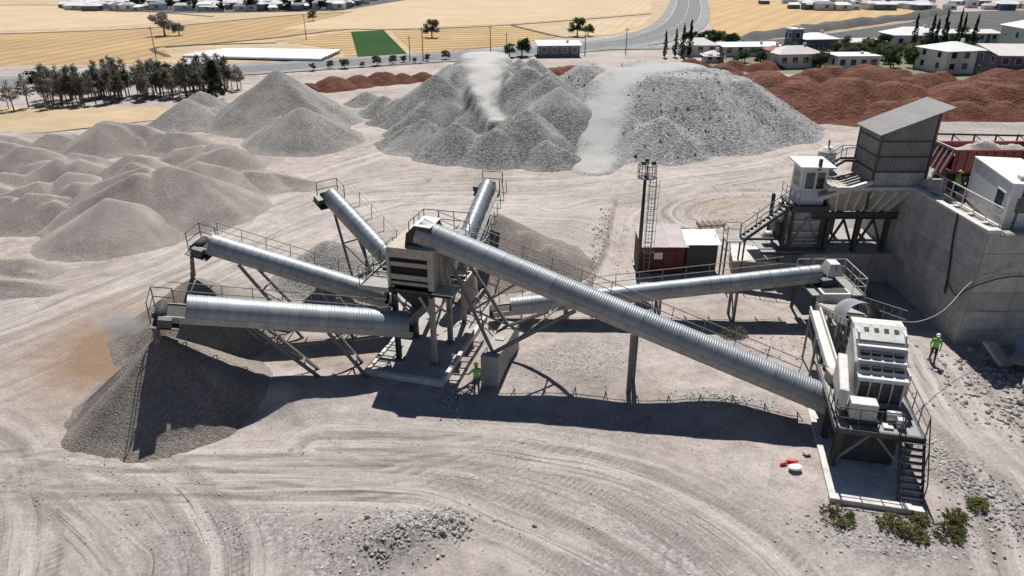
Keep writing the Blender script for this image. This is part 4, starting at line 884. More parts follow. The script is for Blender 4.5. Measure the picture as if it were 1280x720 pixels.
# ------------------------------------------------------------------ retaining wall of the truck pad
rw = thing('retaining_wall', (26.5, 37.2, 0), 'tall grey concrete retaining wall of the truck pad at the right', 'wall')
Z1 = 7.0
MB().box(26.36, 27.3, 37.36, 51.2, -.5, Z1 - .05).build('wall_core', 'concrete', rw)
MB().box(27.3, 46, 37.36, 37.9, -.5, Z1 - .3).build('wall_core', 'concrete', rw)
rows = [0, .9, 2.1, 3.3, 4.5, 5.7, Z1 - .06]
def jit(): return random.uniform(-.012, .012)
for i in range(6):
    ya, yb = 37.38 + i * 2.3, 37.38 + (i + 1) * 2.3
    for k in range(6):
        e = jit(); MB().box(26.3 + e, 26.37, ya + .008, yb - .008, rows[k] + .007 - (.5 if k == 0 else 0), rows[k + 1] - .007).build('wall_panel', 'concrete_wall', rw)
for i in range(8):
    xa, xb = 26.38 + i * 2.4, 26.38 + (i + 1) * 2.4
    for k in range(6):
        top = rows[k + 1] - .012 - (.25 if k == 5 and i > 0 else 0); e = jit()
        MB().box(xa + .012, xb - .012, 37.30 + e, 37.37, rows[k] + .012 - (.5 if k == 0 else 0), top).build('wall_panel', 'concrete_wall', rw)
MB().box(26.2, 27.0, 37.2, 37.75, Z1 - .05, Z1 + .14).build('coping', 'concrete_pale', rw, bevel=.03)
MB().box(26.2, 26.6, 37.75, 45.4, Z1 - .05, Z1 + .12).build('coping', 'concrete_pale', rw, bevel=.03)
MB().box(27.1, 27.45, 38.1, 45.4, Z1 - .15, Z1 + .1).build('coping', 'concrete_pale', rw, bevel=.03)
for i in range(5): MB().box(26.6, 27.1, 38.6 + i * 1.5, 38.85 + i * 1.5, Z1 - .1, Z1 + .1).build('cross_beam', 'concrete_pale', rw, bevel=.02)
MB().box(27.0, 46, 37.2, 37.95, Z1 - .3, Z1 - .12).build('coping', 'concrete', rw, bevel=.03)
railing(rw, [(27.25, 38.0, Z1 + .08), (27.25, 45.4, Z1 + .08)], mat='steel_white', gap=1.25, r=.035)
def cable(label, pts, r, mat):
    q = smooth_pts([p for p in pts], 6); prop(MB().path(q, r, 6).build('cable', mat), label, 'cable')
cable('thick black pipe hanging down the left face of the retaining wall', [(26.2, 40.2, 7.1), (26.2, 40.0, 5.5), (26.22, 39.6, 3.6), (26.2, 39.4, 2.3)], .06, 'cable_black')
cable('black cable looping along the front of the retaining wall', [(26.18, 39.4, 3.0), (26.15, 38.2, 2.7), (26.1, 37.25, 3.6), (27.6, 37.1, 4.3), (29.2, 37.1, 4.4), (31.5, 37.1, 3.9), (34, 37.1, 4.1)], .035, 'cable_black')
cable('pale hose slung from the crusher feeder to the retaining wall', [(18.9, 31.4, 4.6), (21, 33, 3.7), (23.5, 35, 3.35), (26.2, 37.15, 4.2), (28.2, 37.1, 5.0)], .02, 'cable_pale')
cable('pale hose along the lower front of the retaining wall', [(26.3, 37.1, 2.2), (28, 37.05, 2.1), (29.6, 37.05, 1.6), (31, 37.0, 1.0)], .03, 'cable_pale')

# ------------------------------------------------------------------ primary hopper station
st = thing('feed_hopper', (24.5, 47.5, 2.2), 'ribbed grey feed hopper on dark steel legs left of the retaining wall', 'hopper')
FH = frame((0, 0, 0), 0)
for x in (21.6, 23.6, 25.6):
    for y in (46.4, 50.2): MB().ibeam((x, y, 2.1), (x, y, 4.6), .28, .28, .04).build('leg', 'steel_dark', st)
for x0, x1 in ((21.6, 23.6), (23.6, 25.6)):
    MB().beam((x0, 46.4, 2.3), (x0 + 1.0, 46.4, 4.5), .14, .14).build('brace', 'steel_dark', st); MB().beam((x1, 46.4, 2.3), (x1 - 1.0, 46.4, 4.5), .14, .14).build('brace', 'steel_dark', st)
for y in (46.4, 50.2): MB().ibeam((20.4, y, 4.8), (26.2, y, 4.8), .25, .4, .05).build('main_beam', 'steel_dark', st)
for k in range(4): MB().ibeam((20.9 + k * 1.5, 46.4, 4.9), (20.9 + k * 1.5, 50.2, 4.9), .18, .3).build('cross_beam', 'steel_dark', st)
MB().hexa([(21.6, 46.6, 5.05), (25.6, 46.6, 5.05), (25.6, 50.0, 5.05), (21.6, 50.0, 5.05), (21.0, 45.9, 6.75), (26.9, 45.9, 6.75), (26.9, 50.6, 6.75), (21.0, 50.6, 6.75)]).build('hopper_body', 'beige_paint', st)
for i in range(7):
    f_ = i / 6; a = Vector((21.9 + f_ * 3.4, 46.52, 5.1)); b = Vector((21.55 + f_ * 4.7, 45.84, 6.7))
    MB().beam(a, b, .3, .12, (1, 0, 0)).build('hopper_rib', 'steel_white', st)
MB().box(20.9, 27.0, 45.72, 45.95, 6.72, 6.98).build('rim_beam', 'steel_light', st); MB().box(20.9, 21.12, 45.95, 50.6, 6.72, 6.98).build('rim_beam', 'steel_light', st)
MB().box(21.12, 26.3, 46.3, 50.4, 6.76, 6.8).build('crushed_stone_bed', 'rubble', st)
# grizzly bars sloping left
for i in range(6):
    y = 46.3 + i * .45; MB().beam((23.6, y, 7.15), (20.7, y, 6.2), .1, .16).build('grizzly_bar', 'steel_grey', st)
MB().beam((23.7, 45.85, 7.3), (20.3, 45.85, 6.15), .26, .26).build('grizzly_frame', 'steel_light', st)
MB().box(26.9, 28.6, 45.8, 46.0, 6.5, 7.5).build('side_board', 'shed_cladding_pale', st)

sh = thing('hopper_shed', (25.4, 48, 6.9), 'corrugated grey metal shed with tilted roof over the feed hopper', 'shed')
def corr(p00, p10, p01, p11, waves, amp, name, mat, parent, n=None):
    """corrugated sheet spanned by four corners (bilinear); waves run along the first direction"""
    p00, p10, p01, p11 = map(Vector, (p00, p10, p01, p11)); nrm = (p10 - p00).cross(p01 - p00).normalized()
    n = waves * 4; mb = MB(); vs = []
    for i in range(n + 1):
        u = i / n; o = nrm * (amp * (1 if (i % 4) in (1, 2) else -1))
        a = p00.lerp(p10, u) + o; b = p01.lerp(p11, u) + o
        vs += [a, b, a - nrm * .02, b - nrm * .02]
    fs = []
    for i in range(n):
        k = 4 * i; fs += [(k, k + 4, k + 5, k + 1), (k + 2, k + 3, k + 7, k + 6), (k, k + 2, k + 6, k + 4), (k + 1, k + 5, k + 7, k + 3)]
    fs += [(0, 1, 3, 2), (4 * n, 4 * n + 2, 4 * n + 3, 4 * n + 1)]
    mb.add(vs, fs); return mb.build(name, mat, parent)
x0, x1, y0, y1 = 23.75, 27.2, 46.0, 49.0
zl, zr_ = 10.35, 11.75            # eave heights left / right
topz = lambda x: zl + (zr_ - zl) * (x - x0) / (x1 - x0)
lev = [6.95, 7.95, 8.95, 9.95]
for r_ in range(4):
    for i in range(4):
        xa, xb = x0 + (x1 - x0) * i / 4, x0 + (x1 - x0) * (i + 1) / 4
        zb_ = lev[r_] + .02; zt0 = lev[r_ + 1] - .02 if r_ < 3 else topz(xa); zt1 = lev[r_ + 1] - .02 if r_ < 3 else topz(xb)
        corr((xa, y0 + random.uniform(-.01, .01), zb_), (xb, y0, zb_), (xa, y0, zt0), (xb, y0, zt1), 4, .018, 'cladding_sheet', 'shed_cladding_pale' if r_ == 0 else 'shed_cladding', sh)
    for i in range(4):
        ya, yb = y0 + (y1 - y0) * i / 4, y0 + (y1 - y0) * (i + 1) / 4
        zt = lev[r_ + 1] - .02 if r_ < 3 else zl
        corr((x0, yb, lev[r_] + .02), (x0, ya, lev[r_] + .02), (x0, yb, zt), (x0, ya, zt), 4, .018, 'cladding_sheet', 'shed_cladding', sh)
    for i in range(2):
        xa, xb = x0 + (x1 - x0) * i / 2, x0 + (x1 - x0) * (i + 1) / 2
        corr((xb, y1, lev[r_] + .02), (xa, y1, lev[r_] + .02), (xb, y1, lev[r_ + 1] - .02 if r_ < 3 else topz(xb)), (xa, y1, lev[r_ + 1] - .02 if r_ < 3 else topz(xa)), 6, .018, 'cladding_sheet', 'shed_cladding', sh)
for z in lev[1:]:
    MB().box(x0 - .05, x1 + .05, y0 - .07, y0 - .02, z - .05, z + .05).build('wall_rail', 'steel_dark', sh)
    MB().box(x0 - .07, x0 - .02, y0 - .02, y1, z - .04, z + .04).build('wall_rail', 'steel_dark', sh)
for x, y, z in ((x0, y0, zl), (x1, y0, zr_), (x0, y1, zl), (x1, y1, zr_)): MB().box(x - .06, x + .06, y - .08, y + .06, 5.4, z).build('corner_post', 'steel_dark', sh)
MB().box(x0, x1, y0 - .05, y0 + .02, 6.6, 6.95).build('base_beam', 'steel_grey', sh)
rx0, rx1, ry0, ry1 = x0 - .2, x1 + .7, y0 - .3, y1 + .3
zr = lambda x: topz(x) + .12
for i in range(5):
    xa, xb = rx0 + (rx1 - rx0) * i / 5, rx0 + (rx1 - rx0) * (i + 1) / 5 + .03
    corr((xa, ry0, zr(xa) + .004 * (i % 2)), (xa, ry1, zr(xa) + .004 * (i % 2)), (xb, ry0, zr(xb) + .004 * (i % 2)), (xb, ry1, zr(xb) + .004 * (i % 2)), 22, .014, 'roof_sheet', 'shed_roof', sh)

# plinth of the hopper
t = thing('concrete_plinth', (24, 47, 0), 'long grey concrete plinth under the feed hopper legs', 'plinth')
for i in range(4): MB().box(20.3 + i * 1.51, 21.79 + i * 1.51, 45.9, 51, -.4, 2.18 + .01 * (i % 2)).build('plinth_block', 'concrete', t, bevel=.03)
t = thing('concrete_wall', (17.5, 48, 0), 'low concrete wall with pale top left of the jaw crusher', 'wall')
MB().hexa([(15.7, 47.0, -.3), (20.2, 46.2, -.3), (20.2, 48.8, -.3), (16.3, 50, -.3), (15.7, 47.0, 1.15), (20.2, 46.2, 1.25), (20.2, 48.8, 1.25), (16.3, 50, 1.15)]).build('wall_block', 'concrete', t, bevel=.04)
MB().hexa([(15.6, 46.9, 1.16), (20.25, 46.1, 1.26), (20.25, 48.9, 1.26), (16.2, 50.1, 1.16), (15.6, 46.9, 1.26), (20.25, 46.1, 1.36), (20.25, 48.9, 1.36), (16.2, 50.1, 1.26)]).build('wall_cap', 'concrete_pale', t)

# jaw crusher with tank
jc = thing('jaw_crusher', (20.2, 48, 1.3), 'grey jaw crusher on a dark frame under the control cabin', 'crusher')
for x in (18.7, 21.4):
    for y in (46.6, 49.4): MB().ibeam((x, y, 1.3), (x, y, 5.4), .2, .2).build('leg', 'steel_dark', jc)
MB().hexa([(19.3, 46.9, 2.2), (21.2, 46.9, 2.2), (21.2, 49.2, 2.2), (19.3, 49.2, 2.2), (19.1, 46.7, 4.9), (21.6, 46.7, 4.9), (21.6, 49.4, 4.9), (19.1, 49.4, 4.9)]).build('crusher_body', 'shed_cladding_pale', jc)
for z in (2.6, 3.4, 4.2): MB().box(19.05, 21.5, 46.62, 46.78, z, z + .14).build('body_rib', 'steel_light', jc)
MB().beam((19.2, 46.55, 2.4), (20.2, 46.55, 4.6), .08, .08).build('brace', 'steel_grey', jc); MB().beam((21.3, 46.55, 2.4), (20.2, 46.55, 4.6), .08, .08).build('brace', 'steel_grey', jc)
MB().tube((18.35, 47.6, 3.6), (18.75, 47.6, 3.6), .85, 20).build('flywheel', 'steel_dark', jc, True)
MB().tube((17.7, 47.6, 2.9), (18.3, 47.6, 2.9), .35, 14).build('electric_motor', 'steel_light', jc, True)
MB().box(17.2, 22.0, 46.2, 46.4, 2.0, 2.25).build('deck_beam', 'steel_dark', jc)
for i in range(5): MB().box(17.2 + i * .98, 18.14 + i * .98, 46.0, 49.6, 2.25, 2.30).build('deck_plate', 'steel_grey', jc)
railing(jc, [(22, 46.05, 2.3), (19.0, 46.05, 2.3)], mat='steel_dark', gap=1.0)
t = thing('dust_tank', (22.4, 50.5, 2), 'white ribbed cylindrical dust tank between cabin and shed', 'tank')
mb = MB(); mb.tube((22.45, 50.5, 4.6), (22.45, 50.5, 8.2), .62, 18); mb.tube((22.45, 50.5, 8.2), (22.45, 50.5, 8.5), .62, 18, .3); mb.tube((22.45, 50.5, 4.0), (22.45, 50.5, 4.6), .25, 18, .62)
mb.build('tank_shell', 'steel_white', t)
for z in (5.2, 5.9, 6.6, 7.3, 8.0): MB().tube((22.45, 50.5, z), (22.45, 50.5, z + .07), .65, 18).build('tank_hoop', 'steel_light', t)
for a in range(3):
    an = a * 2.1; MB().beam((22.45 + .55 * math.cos(an), 50.5 + .55 * math.sin(an), 2.0), (22.45 + .55 * math.cos(an), 50.5 + .55 * math.sin(an), 4.9), .1, .1).build('leg', 'steel_grey', t)
MB().tube((22.45, 50.5, 8.5), (22.45, 50.5, 9.0), .06, 8).build('vent_pipe', 'steel_dark', t)
# walkway truss joining cabin platform and shed
t = thing('access_walkway', (21.8, 48.6, 5.4), 'inclined dark walkway rising from the control cabin to the shed', 'walkway')
for y in (48.6, 49.3):
    MB().beam((20.9, y, 6.6), (22.9, y, 8.0), .08, .16).build('stringer', 'steel_dark', t); MB().tube((20.9, y, 7.5), (22.9, y, 8.9), .03, 6).build('handrail', 'steel_grey', t)
    MB().beam((22.9, y, 8.0), (23.8, y, 8.0), .08, .16).build('stringer', 'steel_dark', t); MB().tube((22.9, y, 8.9), (23.8, y, 8.9), .03, 6).build('handrail', 'steel_grey', t)
    for q in (0, .5, 1): MB().tube((20.9 + 2 * q, y, 6.6 + 1.4 * q), (20.9 + 2 * q, y, 7.5 + 1.4 * q), .03, 6).build('railing_post', 'steel_grey', t)
for i in range(7): MB().box(20.95 + i * .3, 21.2 + i * .3, 48.65, 49.25, 6.66 + i * .21, 6.69 + i * .21).build('stair_tread', 'steel_grey', t)

# control cabin
t = thing('control_cabin', (20.3, 47.6, 5.4), 'small white control cabin on stilts with overhanging white roof', 'cabin')
xa, xb, ya, yb = 19.45, 21.15, 46.8, 48.6
MB().box(xa - .5, xb + .3, ya - .45, yb + .3, 5.3, 5.42).build('platform', 'steel_dark', t); MB().box(xa - .5, xb + .3, ya - .48, ya - .45, 5.05, 5.45).build('platform_edge', 'steel_dark', t)
MB().box(xa, xb, ya, yb, 5.42, 8.05).build('cabin_shell', 'cabin_panel', t, bevel=.02)
MB().hexa([(xa - .35, ya - .4, 8.06), (xb + .3, ya - .4, 8.02), (xb + .3, yb + .3, 8.12), (xa - .35, yb + .3, 8.16), (xa - .35, ya - .4, 8.16), (xb + .3, ya - .4, 8.12), (xb + .3, yb + .3, 8.22), (xa - .35, yb + .3, 8.26)]).build('roof', 'cabin_roof', t)
for a, b in ((xa + .22, xa + .82), (xa + .98, xa + 1.52)):
    w0 = MB().box(a - .05, b + .05, ya - .04, ya - .005, 6.5, 7.75).build('window', 'white_frame', t)
    MB().box(a, b, ya - .05, ya - .042, 6.56, 7.69).build('pane', 'window_glass', w0)
w0 = MB().box(xa - .04, xa - .005, ya + .4, ya + 1.4, 6.5, 7.7).build('window', 'white_frame', t); MB().box(xa - .05, xa - .042, ya + .45, ya + 1.35, 6.56, 7.64).build('pane', 'window_glass', w0)
MB().box(xa + .85, xa + 1.05, ya - .3, ya - .1, 7.9, 8.65).build('chimney', 'steel_dark', t)
for x in (xa - .3, xb + .1):
    for y in (ya - .25, yb + .1): MB().ibeam((x, y, 2.2), (x, y, 5.3), .16, .16).build('stilt', 'steel_dark', t)
railing(t, [(xa - .45, yb + .2, 5.42), (xa - .45, ya - .4, 5.42), (xa - .1, ya - .4, 5.42)], mat='steel_grey', gap=.7)
t = thing('steel_stairs', (17.5, 47, 2), 'dark steel stairs climbing from the left up to the control cabin', 'stairs')
s0, s1 = Vector((15.9, 46.2, 3.05)), Vector((19.0, 46.6, 5.35))
for dy in (0, .75):
    o_ = Vector((0, dy, 0)); MB().beam(s0 + o_, s1 + o_, .06, .2).build('stringer', 'steel_dark', t)
    MB().tube(s0 + o_ + Vector((0, 0, .95)), s1 + o_ + Vector((0, 0, .95)), .03, 6).build('handrail', 'steel_grey', t)
    for q in (0, .33, .66, 1): p = s0.lerp(s1, q) + o_; MB().tube(p, p + Vector((0, 0, .95)), .03, 6).build('railing_post', 'steel_grey', t)
for i in range(12):
    p = s0.lerp(s1, (i + .5) / 12); MB().box(p.x - .13, p.x + .13, p.y + .03, p.y + .72, p.z - .02, p.z + .02).build('stair_tread', 'steel_grey', t)
MB().box(14.7, 16.1, 46.1, 47.2, 2.95, 3.02).build('landing', 'steel_grey', t)
for x in (14.8, 16.0):
    for y in (46.2, 47.1): MB().beam((x, y, 0), (x, y, 2.95), .1, .1).build('leg', 'steel_dark', t)
railing(t, [(14.75, 46.15, 3.0), (14.75, 47.15, 3.0), (15.9, 47.15, 3.0)], mat='steel_dark', gap=.8)
MB().beam((16.1, 46.9, 2.9), (19.0, 46.9, 2.9), .12, .16).build('support_beam', 'steel_dark', t)

# site container
FB = frame((27.95, 38.75, 6.5), R(-12.5)); B_ = lambda a, b, z: FB @ Vector((a, b, z))
t = thing('site_container', (28, 38.8, 6.5), 'white office container on the truck pad at the right edge', 'container')
MB().box(0, 2.5, 0, 6.0, .15, 2.75, FB).build('container_shell', 'cabin_panel', t, bevel=.03)
MB().box(-.06, 2.56, -.06, 6.06, 2.75, 2.86, FB).build('roof', 'cabin_roof', t, bevel=.02)
MB().box(-.03, 2.53, -.03, 6.03, 0, .16, FB).build('base_frame', 'steel_grey', t)
for a, b in ((-.02, -.02), (2.42, -.02), (-.02, 5.92)): MB().box(a, a + .1, b, b + .1, .15, 2.75, FB).build('corner_post', 'white_frame', t)
w0 = MB().box(-.05, -.004, .55, 1.75, 1.05, 2.15, FB).build('window', 'white_frame', t); MB().box(-.06, -.051, .63, 1.67, 1.13, 2.07, FB).build('pane', 'window_glass', w0)
w0 = MB().box(.3, 1.0, -.05, -.004, 1.1, 2.1, FB).build('window', 'white_frame', t); MB().box(.37, .93, -.06, -.051, 1.17, 2.03, FB).build('pane', 'window_glass', w0)
dr = MB().box(1.25, 2.1, -.05, -.004, .2, 2.2, FB).build('door', 'white_frame', t); MB().box(2.0, 2.05, -.09, -.05, 1.1, 1.2, FB).build('door_handle', 'steel_dark', dr)
MB().box(.5, .9, .6, 1.1, 2.86, 3.1, FB).build('vent_unit', 'steel_light', t, bevel=.02)
t = thing('steel_pole', (28.0, 38.1, 6.4), 'dark steel pole standing in front of the office container corner', 'pole')
MB().tube((28.0, 38.05, 6.4), (28.25, 38.1, 10.4), .07, 8).build('shaft', 'steel_dark', t); MB().box(27.85, 28.15, 37.95, 38.2, 6.4, 6.5).build('foot', 'steel_grey', t)

# tipper truck
t = thing('tipper_truck', (32, 47.2, 6.5), 'dark red tipper truck loaded with stone, backed up to the hopper shed', 'truck')
zb = 6.5
bed = MB(); y0, y1 = 46.2, 48.6
bed.box(28.9, 35.3, y0, y0 + .08, zb + 1.45, zb + 2.75); bed.box(28.9, 35.3, y1 - .08, y1, zb + 1.45, zb + 2.75); bed.box(28.9, 35.3, y0 + .08, y1 - .08, zb + 1.35, zb + 1.45); bed.box(35.22, 35.3, y0 + .08, y1 - .08, zb + 1.45, zb + 3.1)
bd = bed.build('tipper_body', 'red_truck', t)
for i in range(11): MB().box(29.1 + i * .6, 29.22 + i * .6, y0 - .07, y0 - .003, zb + 1.45, zb + 2.7).build('body_rib', 'red_truck', t)
MB().box(28.8, 35.3, y0 - .09, y0 + .1, zb + 2.74, zb + 2.86).build('body_rim', 'red_truck', t); MB().box(28.8, 35.3, y1 - .1, y1 + .09, zb + 2.74, zb + 2.86).build('body_rim', 'red_truck', t)
MB().hexa([(28.3, y0, zb + 1.35), (28.4, y0, zb + 1.35), (28.4, y1, zb + 1.35), (28.3, y1, zb + 1.35), (28.8, y0, zb + 2.8), (28.9, y0, zb + 2.8), (28.9, y1, zb + 2.8), (28.8, y1, zb + 2.8)]).build('tailgate', 'red_truck', t)
for i in range(5):
    y = y0 + .1 + i * .55; MB().beam((28.27, y, zb + 1.3), (28.78, y, zb + 2.85), .08, .08).build('tailgate_bar', 'steel_light', t)
MB().beam((28.75, y0, zb + 2.9), (28.75, y1, zb + 2.9), .1, .1).build('tailgate_top', 'steel_light', t)
MB().box(28.9, 38.0, 46.7, 48.1, zb + .95, zb + 1.3).build('chassis', 'steel_dark', t)
MB().box(31.0, 32.6, y0 + .05, y0 + .35, zb + .65, zb + 1.3).build('side_tank', 'steel_light', t, bevel=.04)
for x in (29.6, 30.95, 34.0, 37.0):
    for y in (46.3, 48.05):
        wl = MB().tube((x, y, zb + .5), (x, y + .45, zb + .5), .5, 20).build('wheel', 'rubber', t, True); MB().tube((x, y - .02, zb + .5), (x, y + .47, zb + .5), .27, 14).build('rim', 'steel_grey', wl, True)
for x in (29.6, 30.95): MB().box(x - .62, x + .62, 46.2, 46.8, zb + 1.04, zb + 1.08).build('mudguard', 'rubber', t)
MB().hexa([(35.7, 46.25, zb + .9), (37.9, 46.25, zb + .8), (37.9, 48.55, zb + .8), (35.7, 48.55, zb + .9), (35.7, 46.25, zb + 3.0), (37.5, 46.25, zb + 3.0), (37.5, 48.55, zb + 3.0), (35.7, 48.55, zb + 3.0)]).build('cab', 'red_truck', t, bevel=.08)
MB().box(36.1, 37.2, 46.22, 46.247, zb + 1.9, zb + 2.7).build('cab_window', 'window_glass', t)
# its load
mb = MB(); n = 40
xs = np.linspace(29.05, 35.15, n); ys = np.linspace(46.3, 48.5, 18); X, Y = np.meshgrid(xs, ys)
Z = zb + 2.35 + .75 * np.exp(-((X - 31.3) / 1.5) ** 2 - ((Y - 47.4) / .8) ** 2) + .45 * np.exp(-((X - 33.7) / 1.0) ** 2 - ((Y - 47.5) / .8) ** 2) + fbm(X * 2.2, Y * 2.2, 5, 3) * .45
v, f = grid_mesh('load', X, Y, Z); prop(link_mesh('stone_load', fast_mesh('stone_load', v, f), None, 'rubble'), 'pale broken stone heaped in the red truck bed', 'stone load', kind='stuff')
# steel barrier behind the truck
t = thing('steel_barrier', (32, 51, 6.4), 'dark steel lattice barrier behind the red truck', 'barrier')
MB().beam((28.2, 51.2, 9.3), (38, 51.2, 9.1), .1, .12).build('top_rail', 'steel_dark', t); MB().beam((28.2, 51.2, 8.5), (38, 51.2, 8.4), .06, .08).build('lower_rail', 'steel_dark', t)
for i in range(7):
    x = 28.4 + i * 1.55; MB().beam((x, 51.2, 6.3), (x, 51.2, 9.25), .09, .09).build('post', 'steel_dark', t)
    if i < 6: MB().beam((x, 51.2, 9.2), (x + 1.1, 51.2, 8.4), .05, .05).build('brace', 'steel_dark', t)

# ------------------------------------------------------------------ light tower and shacks
t = thing('light_mast', (9.0, 47.2, 0), 'slim dark lamp mast with caged ladder and round top basket behind the red shack', 'mast')
z0 = zg(9, 47.2)
MB().tube((9.0, 47.2, z0 - .1), (9.0, 47.2, 7.4), .17, 12, .1).build('shaft', 'steel_dark', t, True)
for dx in (.35, .75): MB().tube((9.0 + dx, 47.1, z0 + .2), (9.0 + dx, 47.1, 7.3), .03, 6).build('ladder_rail', 'steel_grey', t)
for i in range(24): MB().tube((9.35, 47.1, .5 + i * .29), (9.75, 47.1, .5 + i * .29), .018, 5).build('ladder_rung', 'steel_grey', t)
def ring(c, r, rr, n=14, a0=0, a1=360):
    pts = [Vector((c[0] + r * math.cos(R(a0 + (a1 - a0) * k / n)), c[1] + r * math.sin(R(a0 + (a1 - a0) * k / n)), c[2])) for k in range(n + 1)]
    return MB().path(pts, rr, 5)
for i in range(7): ring((9.55, 46.85, 2.0 + i * .8), .38, .022, 10, 180, 360).build('cage_hoop', 'steel_grey', t)
for a in (200, 250, 290, 340): MB().tube((9.55 + .38 * math.cos(R(a)), 46.85 + .38 * math.sin(R(a)), 2.0), (9.55 + .38 * math.cos(R(a)), 46.85 + .38 * math.sin(R(a)), 7.2), .015, 5).build('cage_bar', 'steel_grey', t)
MB().tube((9.1, 47.2, 7.2), (9.1, 47.2, 7.27), .62, 18).build('basket_floor', 'steel_dark', t)
for z in (7.65, 8.1): ring((9.1, 47.2, z), .62, .028, 18).build('basket_rail', 'steel_dark', t)
for k in range(8): MB().tube((9.1 + .62 * math.cos(k * .785), 47.2 + .62 * math.sin(k * .785), 7.25), (9.1 + .62 * math.cos(k * .785), 47.2 + .62 * math.sin(k * .785), 8.1), .025, 5).build('basket_bar', 'steel_dark', t)
MB().tube((9.1, 47.2, 7.27), (9.1, 47.2, 8.3), .05, 6).build('lamp_stem', 'steel_dark', t)
for dx, dy in ((-.35, -.3), (.35, -.25), (0, .4)):
    MB().box(8.95 + dx, 9.25 + dx, 47.1 + dy, 47.25 + dy, 8.15, 8.42).build('floodlight', 'steel_dark', t, bevel=.03)

def shack(name, label, x0, x1, y0, y1, zf, zbk, wall, roof, nsheet):
    t = thing(name, ((x0 + x1) / 2, y0, 0), label, 'shack')
    n = max(3, int((x1 - x0) / .6))
    MB().box(x0 + .06, x1 - .06, y0 + .06, y1 - .06, -.3, zf - .1).build('inner_wall', wall, t)
    for i in range(n):
        a = x0 + (x1 - x0) * i / n; b = x0 + (x1 - x0) * (i + 1) / n - .012
        corr((a, y0, -.2), (b, y0, -.2), (a, y0, zf), (b, y0, zf), 3, .01, 'wall_sheet', wall, t)
    for i in range(3):
        a = y0 + (y1 - y0) * i / 3; b = y0 + (y1 - y0) * (i + 1) / 3 - .012
        za, zb2 = zf + (zbk - zf) * i / 3, zf + (zbk - zf) * (i + 1) / 3
        for xx, fl in ((x0, 1), (x1, 0)):
            q = ((xx, b, -.2), (xx, a, -.2), (xx, b, zb2), (xx, a, za)) if fl else ((xx, a, -.2), (xx, b, -.2), (xx, a, za), (xx, b, zb2))
            corr(*q, 3, .01, 'wall_sheet', wall, t)
    corr((x1, y1, -.2), (x0, y1, -.2), (x1, y1, zbk), (x0, y1, zbk), 12, .01, 'wall_sheet', wall, t)
    rl = lambda y: zf + (zbk - zf) * (y - y0) / (y1 - y0) + .08
    for i in range(nsheet):
        a = x0 - .15 + (x1 - x0 + .3) * i / nsheet; b = x0 - .15 + (x1 - x0 + .3) * (i + 1) / nsheet + .02; dz = .006 * (i % 2)
        corr((a, y0 - .25, rl(y0 - .25) + dz), (b, y0 - .25, rl(y0 - .25) + dz), (a, y1 + .2, rl(y1 + .2) + dz), (b, y1 + .2, rl(y1 + .2) + dz), 4, .012, 'roof_sheet', roof, t)
    return t
t = shack('tool_shack', 'dark red metal shack with faded pink roof at the foot of the lamp mast', 9.25, 12.35, 47.6, 50.6, 2.05, 2.5, 'red_shack', 'shack_roof_pink', 5)
MB().box(10.15, 10.75, 47.54, 47.58, 1.1, 1.6).build('wall_sign', 'white_frame', t); MB().box(10.9, 11.7, 47.55, 47.585, -.1, 1.75).build('door', 'red_shack', t)
t = shack('tool_shack', 'dark green metal shack with white roof beside the red shack', 12.55, 14.75, 47.9, 49.8, 2.1, 2.35, 'green_shack', 'shack_roof_white', 4)
railing(t, [(12.5, 50.1, 2.2), (14.8, 50.1, 2.2)], h=.35, mat='steel_grey', gap=1.1, rails=(.33,))
cable('black cable drooping from the green shack roof to the stairs', [(14.7, 49.0, 2.45), (15.2, 48.2, 1.7), (15.4, 47.2, 1.9), (15.0, 46.3, 2.9)], .03, 'cable_black')
t = thing('scrap_screen', (16.8, 57.5, 0), 'rusty flat scrap screen frame lying beside the curved tyre tracks', 'scrap')
z0 = zg(16.8, 57.5)
for i in range(4): MB().beam((15.7, 57.0 + i * .3, z0 + .12), (18.0, 57.3 + i * .3, z0 + .16), .1, .14).build('frame_bar', 'beige_paint', t)
for i in range(5): MB().beam((15.8 + i * .5, 56.95, z0 + .25), (15.75 + i * .5, 58.3, z0 + .25), .08, .1).build('frame_bar', 'steel_grey', t)

